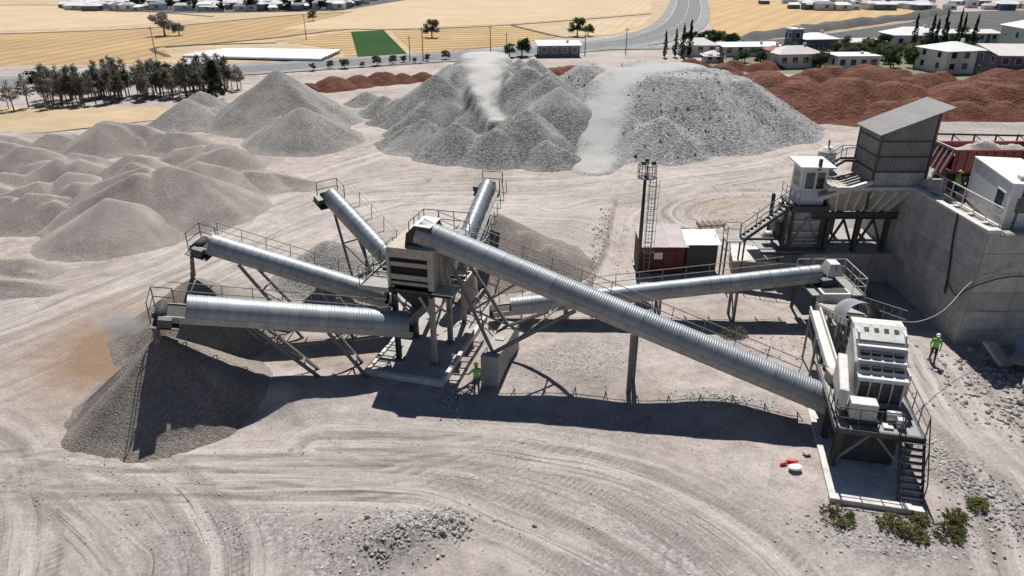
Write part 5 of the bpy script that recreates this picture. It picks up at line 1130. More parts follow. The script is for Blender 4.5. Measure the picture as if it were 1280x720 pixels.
# ------------------------------------------------------------------ people
def person(label, loc, rz, joints, hat, trouser, lean=0):
    """one continuous skinned body; joints: dict of posed positions in the figure's own frame (x right, y front, z up)"""
    t = thing('person', loc, label, 'person', rz=rz)
    J = dict(pelvis=(0, 0, .95), waist=(0, .0, 1.10), chest=(0, .01, 1.32), neck=(0, .0, 1.48), chin=(0, .02, 1.54), head=(0, .025, 1.66), crown=(0, .01, 1.75),
             shl=(-.19, 0, 1.42), shr=(.19, 0, 1.42), ell=(-.25, .0, 1.14), elr=(.25, 0, 1.14), wrl=(-.24, .14, .93), wrr=(.24, .14, .93), hal=(-.235, .17, .86), har=(.235, .17, .86),
             hil=(-.1, 0, .91), hir=(.1, 0, .91), knl=(-.11, .03, .5), knr=(.11, .03, .5), anl=(-.12, -.02, .09), anr=(.12, -.02, .09), tol=(-.13, .15, .04), tor=(.13, .15, .04))
    J.update(joints)
    rad = dict(pelvis=(.155, .115), waist=(.15, .105), chest=(.175, .115), neck=(.062, .065), chin=(.066, .08), head=(.082, .1), crown=(.06, .07), shl=(.075, .075), shr=(.075, .075), ell=(.05, .05), elr=(.05, .05), wrl=(.034, .034), wrr=(.034, .034),
               hal=(.042, .024), har=(.042, .024), hil=(.105, .105), hir=(.105, .105), knl=(.068, .068), knr=(.068, .068), anl=(.048, .05), anr=(.048, .05), tol=(.045, .035), tor=(.045, .035))
    E_ = [('pelvis', 'waist'), ('waist', 'chest'), ('chest', 'neck'), ('neck', 'chin'), ('chin', 'head'), ('head', 'crown'), ('chest', 'shl'), ('chest', 'shr'), ('shl', 'ell'), ('shr', 'elr'), ('ell', 'wrl'), ('elr', 'wrr'), ('wrl', 'hal'), ('wrr', 'har'),
          ('pelvis', 'hil'), ('pelvis', 'hir'), ('hil', 'knl'), ('hir', 'knr'), ('knl', 'anl'), ('knr', 'anr'), ('anl', 'tol'), ('anr', 'tor')]
    names = list(J); vs = [Vector(J[k]) for k in names]; rs = [rad[k] for k in names]; es = [(names.index(a), names.index(b)) for a, b in E_]
    # fingers and thumbs rooted in the palms
    for sd, w_, h_ in (('l', 'wrl', 'hal'), ('r', 'wrr', 'har')):
        w0 = Vector(J[w_]); h0 = Vector(J[h_]); d = (h0 - w0).normalized(); s = d.cross(Vector((0, 1, 0.2))).normalized(); c = d.cross(s).normalized() * (1 if sd == 'l' else 1)
        hi = names.index(h_)
        for k, ln in enumerate((.068, .078, .074, .058)):
            b = h0 + s * ((k - 1.5) * .02); p1 = b + d * ln * .5; p2 = b + d * ln + Vector((0, .012, 0))
            i = len(vs); vs += [p1, p2]; rs += [(.009, .009), (.0075, .0075)]; es += [(hi, i), (i, i + 1)]
        i = len(vs); out = Vector((1 if sd == 'l' else -1, 0, 0)); vs += [w0.lerp(h0, .5) + out * .04 + Vector((0, .02, 0)), h0 + out * .05 + Vector((0, .03, 0))]; rs += [(.012, .012), (.009, .009)]; es += [(hi, i), (i, i + 1)]
    me = bpy.data.meshes.new('body'); me.from_pydata([tuple(v) for v in vs], es, []); me.update()
    for k in ('hi_vis', trouser, 'skin', 'boots'): me.materials.append(MATS[k])
    o = link_mesh('body', me, t)
    sk = o.modifiers.new('skin', 'SKIN'); sk.use_smooth_shade = True
    if not me.skin_vertices: me.skin_vertices.new()
    for i, r_ in enumerate(rs): me.skin_vertices[0].data[i].radius = r_
    me.skin_vertices[0].data[0].use_root = True
    ss = o.modifiers.new('sub', 'SUBSURF'); ss.levels = 2; ss.render_levels = 2
    dg = bpy.context.evaluated_depsgraph_get(); dg.update(); m2 = bpy.data.meshes.new_from_object(o.evaluated_get(dg)); o.modifiers.clear(); o.data = m2
    if len(m2.materials) == 0:
        for k in ('hi_vis', trouser, 'skin', 'boots'): m2.materials.append(MATS[k])
    hands = [Vector(J['wrl']), Vector(J['wrr'])]
    for p in m2.polygons:
        c = p.center; z = c.z; p.use_smooth = True
        mi = 0
        near_hand = any((c - h).length < .2 and (c - h).z < .04 for h in hands)
        if near_hand and abs(c.x) > .17: mi = 2
        elif z > 1.50: mi = 2
        elif z < .12: mi = 3
        elif z < .96 and min((c - h).length for h in hands) > .12 and abs(c.x) < .22: mi = 1
        p.material_index = mi
    hd = Vector(J['head'])
    # vest strip, face, hair, hat
    for z in (1.12, 1.26):
        ww = (.152, .108) if z < 1.2 else (.168, .114); pts = [Vector((ww[0] * 1.04 * math.cos(k * .3927), .005 + ww[1] * 1.06 * math.sin(k * .3927), z)) for k in range(17)]
        mb = MB(); 
        for a, b in zip(pts[:-1], pts[1:]): mb.beam(a, b, .012, .04)
        mb.build('reflective_strip', 'hi_vis_strip', t, org=(0, 0, 0))
    mb = MB()
    mb.add([hd + Vector(p) for p in ((-.012, .092, .03), (.012, .092, .03), (.016, .09, -.02), (-.016, .09, -.02), (0, .122, -.015))], [(0, 1, 4), (1, 2, 4), (2, 3, 4), (3, 0, 4)]); mb.build('nose', 'skin', t, org=(0, 0, 0))
    for s in (-1, 1):
        MB().box(hd.x + s * .032 - .012, hd.x + s * .032 + .012, hd.y + .085, hd.y + .1, hd.z + .02, hd.z + .034).build('eye', 'hair', t, org=(0, 0, 0))
        MB().tube(hd + Vector((s * .078, -.01, -.01)), hd + Vector((s * .092, -.015, .0)), .028, 8).build('ear', 'skin', t, org=(0, 0, 0))
    MB().box(hd.x - .024, hd.x + .024, hd.y + .084, hd.y + .095, hd.z - .058, hd.z - .05).build('mouth', 'red_shack', t, org=(0, 0, 0))
    mb = MB(); mb.tube(hd + Vector((0, -.028, -.05)), hd + Vector((0, -.024, .05)), .086, 12); mb.build('hair', 'hair', t, True, org=(0, 0, 0))
    mb = MB(); vs = []; n = 14
    for k in range(6):
        ph = k / 5 * math.pi / 2
        for j in range(n): vs.append(hd + Vector((.115 * math.cos(ph) * math.cos(j * 2 * math.pi / n), .135 * math.cos(ph) * math.sin(j * 2 * math.pi / n), .045 + .125 * math.sin(ph))))
    mb.add(vs, [(k * n + j, k * n + (j + 1) % n, (k + 1) * n + (j + 1) % n, (k + 1) * n + j) for k in range(5) for j in range(n)])
    ht = mb.build('hard_hat', hat, t, True, org=(0, 0, 0))
    MB().hexa([hd + Vector(p) for p in ((-.1, .07, .038), (.1, .07, .038), (.07, .185, .03), (-.07, .185, .03), (-.1, .07, .052), (.1, .07, .052), (.07, .185, .04), (-.07, .185, .04))]).build('hat_brim', hat, ht, org=(0, 0, 0))
    return t
walk_pose = dict(knl=(-.11, .16, .51), anl=(-.12, .20, .10), tol=(-.13, .36, .06), knr=(.11, -.03, .5), anr=(.12, -.22, .12), tor=(.13, -.07, .04), ell=(-.27, -.08, 1.15), wrl=(-.25, .0, .92), hal=(-.25, .03, .85), elr=(.27, .06, 1.15), wrr=(.24, .24, 1.0), har=(.23, .30, .96))
person('worker in green hi-vis top and white hat walking beside the retaining wall', (23.75, 35.2, zg(23.75, 35.2) + .02), R(150), walk_pose, 'hard_hat_white', 'trousers')
person('worker in green vest, blue trousers and yellow hat standing left of the concrete pier', (-1.85, 31.9, zg(-1.85, 31.9) + .02), R(20), dict(ell=(-.36, .05, 1.2), wrl=(-.5, .2, 1.12), hal=(-.55, .26, 1.12)), 'hard_hat_yellow', 'trousers_blue')
person('worker in green vest standing on the pad between red truck and office container', (28.9, 45.25, zg(28.9, 45.25) + .02), R(-100), {}, 'hard_hat_yellow', 'trousers')

# ------------------------------------------------------------------ loose stone, rubble and slabs
ICO = bmesh.new(); bmesh.ops.create_icosphere(ICO, subdivisions=1, radius=1)
IV = np.array([v.co[:] for v in ICO.verts]); IF = np.array([[v.index for v in f.verts] for f in ICO.faces]); ICO.free()
def rocks(pts, sizes):
    V = []; F = []; k = 0
    for (x, y, z), s in zip(pts, sizes):
        q = IV * (1 + RNG.uniform(-.32, .32, (len(IV), 1))) * (s * RNG.uniform(.6, 1.2, 3)); a = RNG.uniform(0, 6.28); c_, s_ = math.cos(a), math.sin(a)
        q = np.stack([q[:, 0] * c_ - q[:, 1] * s_, q[:, 0] * s_ + q[:, 1] * c_, q[:, 2] * .8], -1) + np.array([x, y, z])
        V.append(q); F.append(IF + k); k += len(IV)
    me = fast_mesh('rocks', np.concatenate(V), np.concatenate(F)); me.polygons.foreach_set('use_smooth', np.zeros(len(me.polygons), bool)); return me
def gz(x, y): return base_z(np.asarray(x, float), np.asarray(y, float))
def scatter(label, areas, mat):
    P = []; Sz = []
    for cx, cy, rx, ry, a, n, s0, s1 in areas:
        u = RNG.normal(0, .5, n) * rx; v = RNG.normal(0, .5, n) * ry; x = cx + u * math.cos(a) - v * math.sin(a); y = cy + u * math.sin(a) + v * math.cos(a)
        s = .8 * s0 + .75 * (s1 - s0) * RNG.random(n) ** 4; z = gz(x, y) + s * .2
        P += list(zip(x, y, z)); Sz += list(s)
    o = link_mesh('loose_stones', rocks(P, Sz), None, mat); prop(o, label, kind='stuff')
scatter('loose grey stones strewn over the dusty ground', [(-4.8, 21.5, 2.6, 1.6, .2, 900, .02, .13), (-2.6, 22.2, 1.2, 1.0, 0, 350, .03, .16), (-10, 22, 4, 1.6, -.3, 500, .02, .07), (15.8, 22, 4.5, 1.6, 0, 900, .02, .13), (19.6, 25.2, 1.0, 4.2, .12, 900, .02, .13),
    (25.5, 30.5, 2.6, 4.5, .1, 900, .03, .24), (28.5, 34, 3, 2.4, 0, 500, .04, .35), (-2.9, 31.3, 1.0, 1.6, -.5, 700, .03, .16), (3.5, 34.5, 4, 2.2, 0, 700, .02, .08), (10.5, 30.6, 3, 1.0, 0, 400, .02, .10),
    (0, 28, 22, 7, 0, 1500, .015, .06), (5, 22, 16, 4, 0, 900, .015, .06), (-18, 24, 8, 4, -.3, 800, .015, .06), (8, 50, 10, 8, 0, 500, .03, .12), (-1, 43.5, 4, 2, 0, 300, .03, .12), (2.6, 43, 1.5, 1, 0, 250, .05, .25), (6, 38, 10, 3, 0, 500, .02, .07), (20, 60, 8, 8, 0, 300, .03, .14), (7.2, 54, .6, 7, -.2, 250, .04, .18), (15.5, 37, 4, 2.5, 0, 400, .03, .12)], 'rubble')
scatter('dark coarse stones fallen along the edge of the foreground rubble', [(-3.4, 21.9, 1.6, .8, .4, 300, .03, .16), (20.6, 23.6, 1.4, 2, 0, 300, .03, .16), (27.5, 32.5, 2, 3, 0, 300, .05, .25)], 'rock_grey')
# coarse rocks on the haul stockpile
P = []; Sz = []
RV = None
for o in bpy.data.objects:
    if o.name.startswith('coarse_stockpile'): RV = o
vv = np.empty(len(RV.data.vertices) * 3, np.float32); RV.data.vertices.foreach_get('co', vv); vv = vv.reshape(-1, 3)
zc = np.empty(len(RV.data.vertices) * 4, np.float32); RV.data.color_attributes['zone'].data.foreach_get('color', zc); zc = zc.reshape(-1, 4)[:, 0]
idx = np.where((vv[:, 2] > .3) & (zc < .45))[0]; idx = RNG.choice(idx, 1800)
o = link_mesh('loose_rocks', rocks([tuple(vv[i] + RNG.uniform(-.2, .2, 3)) for i in idx], .05 + .12 * RNG.random(len(idx)) ** 3), None, 'rock_grey'); prop(o, 'angular grey rocks covering the coarse stockpile', kind='stuff')
# individual boulders in the foreground
BO = [(-3.05, 22.35, .16, 'white boulder on the right end of the foreground rubble'), (-5.9, 22.7, .13, 'pale boulder on the top of the foreground rubble'), (-5.6, 20.9, .17, 'brownish boulder in the hollow of the foreground rubble'), (-2.75, 21.7, .19, 'largest pale boulder beside the foreground rubble'), (.9, 22.3, .12, 'lone white stone right of the foreground rubble'),
      (13.6, 26.9, .2, 'pale stone beside the crusher slab, left side'), (26.2, 31.0, .35, 'big boulder in front of the broken slabs'), (26.9, 30.2, .28, 'round boulder at the near end of the broken slabs')]
for x, y, s, lb in BO:
    o = link_mesh('boulder', rocks([(0, 0, 0)], [s]), None, 'rubble'); o.location = (x, y, zg(x, y) + s * .4); prop(o, lb, 'boulder')
SL = [(27.2, 35.0, .9, .5, 1.6, .5, .35, 'dark slab tilted against the retaining wall corner'), (28.4, 34.5, .9, .7, 1.3, -.3, .6, 'broad grey slab leaning in the rubble'), (29.4, 35.4, 1.1, .9, 1.2, .4, -.3, 'bluish flat slab on top of the rubble'), (30.2, 34.3, 1.0, 1.1, 1.1, -.2, .5, 'upper right slab of the rubble pile'),
      (28.8, 32.8, .7, .3, 2.0, .2, .8, 'long narrow broken beam pointing to the viewer'), (27.6, 32.6, .6, .35, 1.4, .3, -.6, 'short broken slab at the left of the rubble'), (30.0, 32.4, .7, .8, .9, -.5, .2, 'square slab at the right edge of the rubble'), (28.9, 31.2, .5, .5, .8, .4, .4, 'small slab lowest in the rubble')]
for i, (x, y, z, w_, l_, rx, rz, lb) in enumerate(SL):
    m = MB().box(-w_, w_, -l_ / 2, l_ / 2, -.11, .11).mesh('slab', 'concrete' if i != 2 else 'galvanised'); o = link_mesh('broken_slab', m); o.location = (x, y, z * .55 + .1); o.rotation_euler = (rx, rx * .5, rz); prop(o, lb, 'slab', 'broken concrete slabs at the wall foot')
    b = o.modifiers.new('b', 'BEVEL'); b.width = .03; b.segments = 1
# sacks
def sack(label, x, y, r, mat):
    me = rocks([(0, 0, 0)], [r]); o = link_mesh('sack', me, None, mat); o.location = (x, y, zg(x, y) + r * .45); o.scale = (1.25, .9, .6); ss = o.modifiers.new('s', 'SUBSURF'); ss.levels = 2; ss.render_levels = 2
    for p in me.polygons: p.use_smooth = True
    prop(o, label, 'sack')
sack('red plastic sack, left one beside the white sack', 12.28, 26.15, .22, 'bag_red'); sack('red plastic sack, right one of the two behind the white sack', 12.72, 26.3, .26, 'bag_red'); sack('white crumpled sack lying in front of the red sacks', 12.65, 25.8, .36, 'bag_white')

# ------------------------------------------------------------------ plants
def leaves(mb, c, rad, n, s, up=.3, shell=.45):
    for _ in range(n):
        d = RNG.normal(0, 1, 3); d /= np.linalg.norm(d); r_ = (shell + (1 - shell) * RNG.random()) ; p = np.array(c) + d * np.array(rad) * r_
        a = RNG.normal(0, 1, 3); a /= np.linalg.norm(a); b = np.cross(a, RNG.normal(0, 1, 3)); b /= np.linalg.norm(b) + 1e-6; q = s * RNG.uniform(.6, 1.4)
        mb.add([p - a * q, p + b * q * .6, p + a * q, p - b * q * .6], [(0, 1, 2, 3)])
def tree_proto(kind):
    """returns (trunk mesh, crown mesh) about the origin; height close to 1 unit = 1 m real size"""
    tr_ = MB(); cr = MB()
    if kind == 'grove':
        h = RNG.uniform(5.6, 7.2); tr_.tube((0, 0, -.2), (.1, 0, h * .55), .13, 6, .09); tr_.tube((.1, 0, h * .55), (.0, .1, h * .95), .09, 6, .03)
        for _ in range(22):
            z = RNG.uniform(.3, .92) * h; a = RNG.uniform(0, 6.28); ln = (1.15 - z / h) * 1.7 * RNG.uniform(.6, 1.1); e = (ln * math.cos(a), ln * math.sin(a), z + ln * .35)
            tr_.tube((.05, 0, z), e, .035, 4, .012); leaves(cr, e, (.6, .6, .55), 30, .13, shell=.1); leaves(cr, (e[0] * .55, e[1] * .55, z + ln * .2), (.5, .5, .5), 16, .12, shell=.1)
        leaves(cr, (0, 0, h * .95), (.45, .45, .8), 22, .16, shell=.1)
        return tr_, cr, 'leaf_grey'
    if kind == 'cypress':
        h = 6.0; tr_.tube((0, 0, -.2), (0, 0, h * .8), .12, 6, .03)
        for i in range(26):
            z = .4 + i * .21; r_ = .75 * math.sin(min(1, (i + 4) / 12) * 1.57) * (1 - max(0, i - 9) / 18); a = RNG.uniform(0, 6.28)
            leaves(cr, (r_ * .35 * math.cos(a), r_ * .35 * math.sin(a), z), (r_, r_, .35), 26, .16, shell=.35)
        return tr_, cr, 'leaf_dark'
    if kind == 'pine':
        h = 4.5; tr_.tube((0, 0, -.2), (0, 0, h * .9), .12, 6, .03)
        for i in range(18):
            z = .5 + i * .22; r_ = 1.3 * (1 - i / 19)
            for k in range(4): a = RNG.uniform(0, 6.28); leaves(cr, (r_ * .6 * math.cos(a), r_ * .6 * math.sin(a), z), (.45, .45, .25), 9, .18, shell=.1)
        return tr_, cr, 'leaf_dark'
    # broadleaf
    h = 4.2; tr_.tube((0, 0, -.2), (.05, 0, 1.6), .18, 7, .13)
    for _ in range(18):
        a = RNG.uniform(0, 6.28); r_ = RNG.uniform(.3, 1.7); z = RNG.uniform(1.6, 3.9) - r_ * .2; e = (r_ * math.cos(a), r_ * math.sin(a), z)
        tr_.tube((.05, 0, 1.4), e, .06, 4, .02); leaves(cr, e, (.85, .85, .7), 110, .16, shell=.2)
    return tr_, cr, 'leaf_green'
PR = {}
for kd, cnt in (('grove', 4), ('cypress', 2), ('pine', 1), ('broad', 3)):
    PR[kd] = []
    for _ in range(cnt):
        a, b, lf = tree_proto(kd); PR[kd].append((a.mesh('trunk', 'bark'), b.mesh('crown', lf)))
def tree(name, label, x, y, kd, s=1, sz=None, group=None, crownmat=None):
    z = zg(x, y) if y < 130 else .08
    t = thing(name, (x, y, z), label, 'tree', group, rz=random.uniform(0, 6.28)); t.scale = (s, s, sz or s)
    a, b = random.choice(PR[kd]); link_mesh('trunk', a, t); c = link_mesh('crown', b, t)
    if crownmat: c.material_slots[0].link = 'OBJECT'; c.material_slots[0].material = MATS[crownmat]
    return t
for i in range(140):
    f_ = random.random(); x = -72 + f_ * 25 + random.uniform(-2, 2); y = 108.5 + f_ * 12 + random.uniform(-2, 8)
    tree('grove_tree', 'tall thin grey-green tree in the ' + ('left' if f_ < .33 else 'middle' if f_ < .67 else 'right') + ' third of the upper left grove', x, y, 'grove', random.uniform(.58, .88), group='trees of the grove', crownmat=random.choice(['leaf_grey', 'leaf_grey', 'leaf_olive']))
for i in range(9):
    x = -86 + i * 1.7 + random.uniform(-.6, .6); tree('grove_tree', 'tall thin grey tree in the clump at the far left edge', x, 104 + random.uniform(0, 5), 'grove', random.uniform(.55, .8), group='trees at the far left edge')
tree('pine_tree', 'dark pointed conifer at the right end of the grove', -46.5, 115.5, 'pine', 1.35)
for x, lb in ((-80, 'left round dark bush beyond the grove'), (-77, 'right round dark bush beyond the grove')): tree('round_tree', lb, x, 124, 'broad', .75, crownmat='leaf_dark')
tree('field_tree', 'larger bare brownish tree alone in the golden field', -96, 210, 'broad', 1.5, crownmat='leaf_grey'); tree('field_tree', 'small brownish tree right of the lone field tree', -92.5, 211, 'broad', .9, crownmat='leaf_grey')
tree('field_tree', 'green tree standing in the striped field', -21.7, 206, 'broad', 1.15, crownmat='leaf_olive'); tree('field_tree', 'round green tree beside the wide road', 18, 209, 'broad', 1.2); tree('field_tree', 'small green tree right of the round roadside tree', 21, 210, 'broad', .8)
tree('field_tree', 'tiny tree at the edge of the far fields', -67, 258, 'broad', .9, crownmat='leaf_grey')
for x, y, s, lb in ((33.5, 165, .95, 'leftmost dark cypress by the side road'), (36, 166, 1.0, 'short cypress in the roadside row'), (37.6, 166, 1.15, 'third cypress in the roadside row'), (39.3, 167, 1.3, 'tallest right cypress in the roadside row')): tree('cypress_tree', lb, x, y, 'cypress', s * .9, s)
for i in range(9): tree('roadside_tree', 'bushy green tree in the roadside clump below the orange field', 43 + i * 1.5 + random.uniform(-.5, .5), 183 + random.uniform(-2, 4), 'broad', random.uniform(.7, 1.0), group='roadside bushy trees', crownmat=random.choice(['leaf_green', 'leaf_dark']))
for i in range(8): tree('cypress_tree', 'dark cypress in the tall row behind the houses', 92 + i * 1.6 + random.uniform(-.5, .5), 171 + random.uniform(-3, 3), 'cypress', random.uniform(.95, 1.2), random.uniform(1.2, 1.7), group='tall cypresses behind the houses')
for i in range(6): tree('cypress_tree', 'dark cypress left of the upper right white house', 124 + i * 1.7, 182 + random.uniform(-3, 3), 'cypress', 1.0, random.uniform(1.1, 1.6), group='cypresses by the white house')
for i in range(85):
    x = random.uniform(58, 100); tree('garden_tree', 'bushy green garden tree among the houses, ' + ('left' if x < 72 else 'middle' if x < 86 else 'right') + ' part', x, random.uniform(147, 169), 'broad', random.uniform(.45, .95), group='garden trees among the houses', crownmat=random.choice(['leaf_green', 'leaf_olive', 'leaf_green', 'leaf_shrub']))
for i in range(45): tree('slope_tree', 'green tree on the grey slope above the houses', random.uniform(72, 145), random.uniform(170, 198), 'broad', random.uniform(.4, .9), group='trees on the grey slope', crownmat=random.choice(['leaf_green', 'leaf_olive', 'leaf_dark']))
for i in range(10): tree('garden_tree', 'small green garden tree left of the low white house', 46 + i * 1.6 + random.uniform(-1, 1), random.uniform(152, 160), 'broad', random.uniform(.4, .65), group='garden trees left of the houses')
tree('round_tree', 'dark green tree left of the white roofed barn', 2.2, 166.5, 'broad', 1.0, crownmat='leaf_dark'); tree('round_tree', 'low green bush left of the white roofed barn', -.5, 165, 'broad', .7)
for i in range(10): tree('verge_bush', 'small dark bush along the near road verge', -39 + i * 2.7 + random.uniform(-1, 1), 147 + i * 1.6 + random.uniform(-2, 0), 'broad', random.uniform(.25, .5), group='bushes along the road verge', crownmat='leaf_olive')
# shrubs in the foreground
SH = [(13.3, 22.75, .5, .26, 'flat olive shrub left of the others, below the crusher slab'), (15.3, 22.3, .42, .3, 'taller olive shrub in the middle of the shrub patch'), (15.95, 21.75, .4, .26, 'low shrub spreading in front of the middle shrub'), (17.4, 21.8, .45, .24, 'flat shrub in front of the round shrub'), (18.1, 22.55, .38, .36, 'round green shrub at the right of the patch'), (19.4, 23.3, .32, .22, 'small sparse shrub at the far right of the patch'), (16.6, 22.6, .28, .18, 'smallest shrub at the crusher slab corner')]
for x, y, r_, h_, lb in SH:
    r_ *= 1.3; h_ *= 1.25
    t = thing('shrub', (x, y, zg(x, y)), lb, 'shrub'); cr = MB(); st_ = MB()
    for _ in range(40):
        a = RNG.uniform(0, 6.28); q = r_ * math.sqrt(RNG.random()); e = (q * math.cos(a) * 1.1, q * math.sin(a), h_ * (1 - .55 * (q / r_) ** 2) * RNG.uniform(.7, 1.2))
        st_.tube((e[0] * .2, e[1] * .2, -.03), e, .01, 4, .004); leaves(cr, e, (.12, .12, .10), 34, .035, shell=.1); leaves(cr, (e[0] * .8, e[1] * .8, e[2] * .5), (.12, .12, .1), 14, .035, shell=.1)
    st_.build('stems', 'bark', t, org=(0, 0, 0)); cr.build('foliage', 'leaf_shrub', t, org=(0, 0, 0))
for x, y, w_, h_, lb in ((13.4, 38.4, .75, .6, 'tangled heap of dry grey brushwood under the return conveyor'),):
    t = thing('brushwood_heap', (x, y, zg(x, y)), lb, 'brushwood'); mb = MB(); lv = MB()
    for _ in range(420):
        a = RNG.uniform(0, 6.28); q = w_ * math.sqrt(RNG.random()); p = Vector((q * math.cos(a) * 1.2, q * math.sin(a), h_ * (1 - (q / w_) ** 2) * RNG.random())); d = Vector(RNG.normal(0, 1, 3)).normalized() * RNG.uniform(.1, .3)
        mb.tube(p - d, p + d, .012, 3, .006)
    leaves(lv, (0, 0, h_ * .35), (w_ * 1.1, w_ * .9, h_ * .6), 500, .05, shell=.3)
    mb.build('twigs', 'twig_grey', t, org=(0, 0, 0)); lv.build('dry_leaves', 'twig_grey', t, org=(0, 0, 0))

# ------------------------------------------------------------------ houses and far town
def house(label, x, y, w_, d_, h, rh, wall='house_white', roof='roof_pale', rz=0, kind='hip', nw=3, z=.08, storeys=1, extra=None):
    t = thing('house', (x, y, z), label, 'house', rz=rz); o_ = (0, 0, 0)
    MB().box(-w_ / 2, w_ / 2, -d_ / 2, d_ / 2, -.5, h).build('wall', wall, t, org=o_)
    e = .45
    if kind == 'hip':
        k = min(d_, w_) / 2; rx = max(.05, w_ / 2 - k * .9); b = [(-w_ / 2 - e, -d_ / 2 - e, h), (w_ / 2 + e, -d_ / 2 - e, h), (w_ / 2 + e, d_ / 2 + e, h), (-w_ / 2 - e, d_ / 2 + e, h)]
        m = MB(); m.add(b + [(p[0], p[1], h + .12) for p in b] + [(-rx, 0, h + rh), (rx, 0, h + rh)], [(3, 2, 1, 0), (0, 1, 5, 4), (1, 2, 6, 5), (2, 3, 7, 6), (3, 0, 4, 7), (4, 5, 9, 8), (6, 7, 8, 9), (5, 6, 9), (7, 4, 8)])
    elif kind == 'flat': m = MB().box(-w_ / 2 - .2, w_ / 2 + .2, -d_ / 2 - .2, d_ / 2 + .2, h, h + rh)
    else: m = MB().hexa([(-w_ / 2 - e, -d_ / 2 - e, h), (w_ / 2 + e, -d_ / 2 - e, h), (w_ / 2 + e, d_ / 2 + e, h + rh), (-w_ / 2 - e, d_ / 2 + e, h + rh), (-w_ / 2 - e, -d_ / 2 - e, h + .15), (w_ / 2 + e, -d_ / 2 - e, h + .15), (w_ / 2 + e, d_ / 2 + e, h + rh + .15), (-w_ / 2 - e, d_ / 2 + e, h + rh + .15)])
    rf = m.build('roof', roof, t, org=o_); MB().box(w_ * .2, w_ * .2 + .5, -.2, .3, h + rh * .4, h + rh + .5).build('chimney', 'house_white', rf, org=o_)
    for s_ in range(storeys):
        zz = h * (s_ + .35) / storeys
        for i in range(nw):
            a = -w_ / 2 + w_ * (i + .5) / nw; ww = min(1.1, w_ / nw * .5); f_ = MB().box(a - ww / 2 - .08, a + ww / 2 + .08, -d_ / 2 - .06, -d_ / 2 - .004, zz, zz + 1.25).build('window', 'white_frame', t, org=o_)
            MB().box(a - ww / 2, a + ww / 2, -d_ / 2 - .075, -d_ / 2 - .061, zz + .08, zz + 1.17).build('pane', 'window_glass', f_, org=o_)
        for i in range(2):
            b = -d_ / 2 + d_ * (i + .5) / 2; f_ = MB().box(-w_ / 2 - .06, -w_ / 2 - .004, b - .55, b + .55, zz, zz + 1.25).build('window', 'white_frame', t, org=o_); MB().box(-w_ / 2 - .075, -w_ / 2 - .061, b - .45, b + .45, zz + .08, zz + 1.17).build('pane', 'window_glass', f_, org=o_)
    dr_ = MB().box(w_ * .28, w_ * .28 + .95, -d_ / 2 - .05, -d_ / 2 - .003, 0, 2.05).build('door', 'house_dark', t, org=o_)
    return t
house('long open barn with flat white roof below the road', 10.3, 168, 9, 5, 2.3, .5, 'house_dark', 'roof_white', R(4), 'mono', 4)
house('low pavilion with pale hipped roof right of the cypress row', 41.8, 170, 7.5, 6, 2.2, 1.4, 'house_white', 'roof_pale', 0, 'hip', 3)
house('small low pale roofed hut before the hipped pavilion', 42.2, 158, 3.6, 3.4, 1.2, 1.1, 'house_white', 'roof_pale', 0, 'hip', 2)
house('long low grey roofed building behind the red bank', 53, 169, 13, 4, 1.9, .5, 'house_white', 'cabin_panel', R(6), 'mono', 5)
house('pale house with pink hipped roof nearest the red bank', 56.8, 151.5, 9, 6, 2.6, 1.4, 'house_white', 'roof_pale', R(8), 'hip', 4)
house('small red roofed annex left of the pink roofed house', 53.2, 153.5, 2.6, 3, 2.9, .9, 'house_white', 'roof_red', 0, 'hip', 1)
house('white roofed house with a dark tower front', 68, 171, 8, 7, 3.4, 1.2, 'house_dark', 'roof_white', R(10), 'hip', 3)
house('narrow dark blue tower joined to the white roofed house', 62.8, 169, 2.6, 3, 5.4, .3, 'house_dark', 'roof_white', R(10), 'flat', 1, storeys=2)
house('low white flat roofed house before the garden trees', 67.5, 149, 8.5, 6, 2.3, .35, 'house_white', 'roof_white', R(3), 'flat', 4)
house('wide house with pale hipped roof between the cypress rows', 98, 186, 12, 8, 2.8, 1.7, 'house_white', 'roof_white', 0, 'hip', 4)
house('white house with grey hipped roof left of the dark blue house', 85, 145.5, 8.5, 8, 4.0, 1.4, 'house_white', 'roof_white', R(12), 'hip', 3, storeys=2)
house('large dark blue house with pale roof at the right edge', 91.5, 135, 11, 8, 4.4, 1.1, 'house_dark', 'roof_pale', R(-6), 'mono', 5, storeys=2)
house('tall white three storey house in the upper right corner', 113, 163, 11, 9, 6.4, 1.9, 'house_white', 'roof_white', R(-5), 'hip', 6, storeys=2)
house('low pale shed behind the garden trees', 83, 178, 9, 4, 1.8, .5, 'house_white', 'roof_pale', R(5), 'mono', 3)
house('long pale low building behind the upper right houses', 116, 195, 16, 5, 2.2, .5, 'house_white', 'roof_pale', 0, 'mono', 5)
house('grey roofed site hut left of the grove end', -58.5, 141, 6, 4, 2.0, .5, 'house_dark', 'roof_pale', R(18), 'mono', 3)
# greenhouse under white film
t = thing('plastic_tunnels', (-54, 168, .3), 'long white plastic film greenhouse tunnels beside the road', 'greenhouse')
for i in range(8):
    b0 = Vector((-71.5 + i * .6, 164.0 + i * 1.6, .3)); b1 = Vector((-40.0 + i * .1, 158.6 + i * 2.0, .3)); d = (b1 - b0).normalized(); s = Vector((-d.y, d.x, 0)); vs = []
    for q in np.linspace(0, 1, 14):
        for k in range(7): a = math.pi * k / 6; vs.append(b0.lerp(b1, q) + s * (math.cos(a) * .95) + Vector((0, 0, math.sin(a) * .55 + random.uniform(-.03, .03))))
    MB().add(vs, [(j * 7 + k, j * 7 + 7 + k, j * 7 + 8 + k, j * 7 + k + 1) for j in range(13) for k in range(6)]).build('film_tunnel', 'plastic_white', t, True)
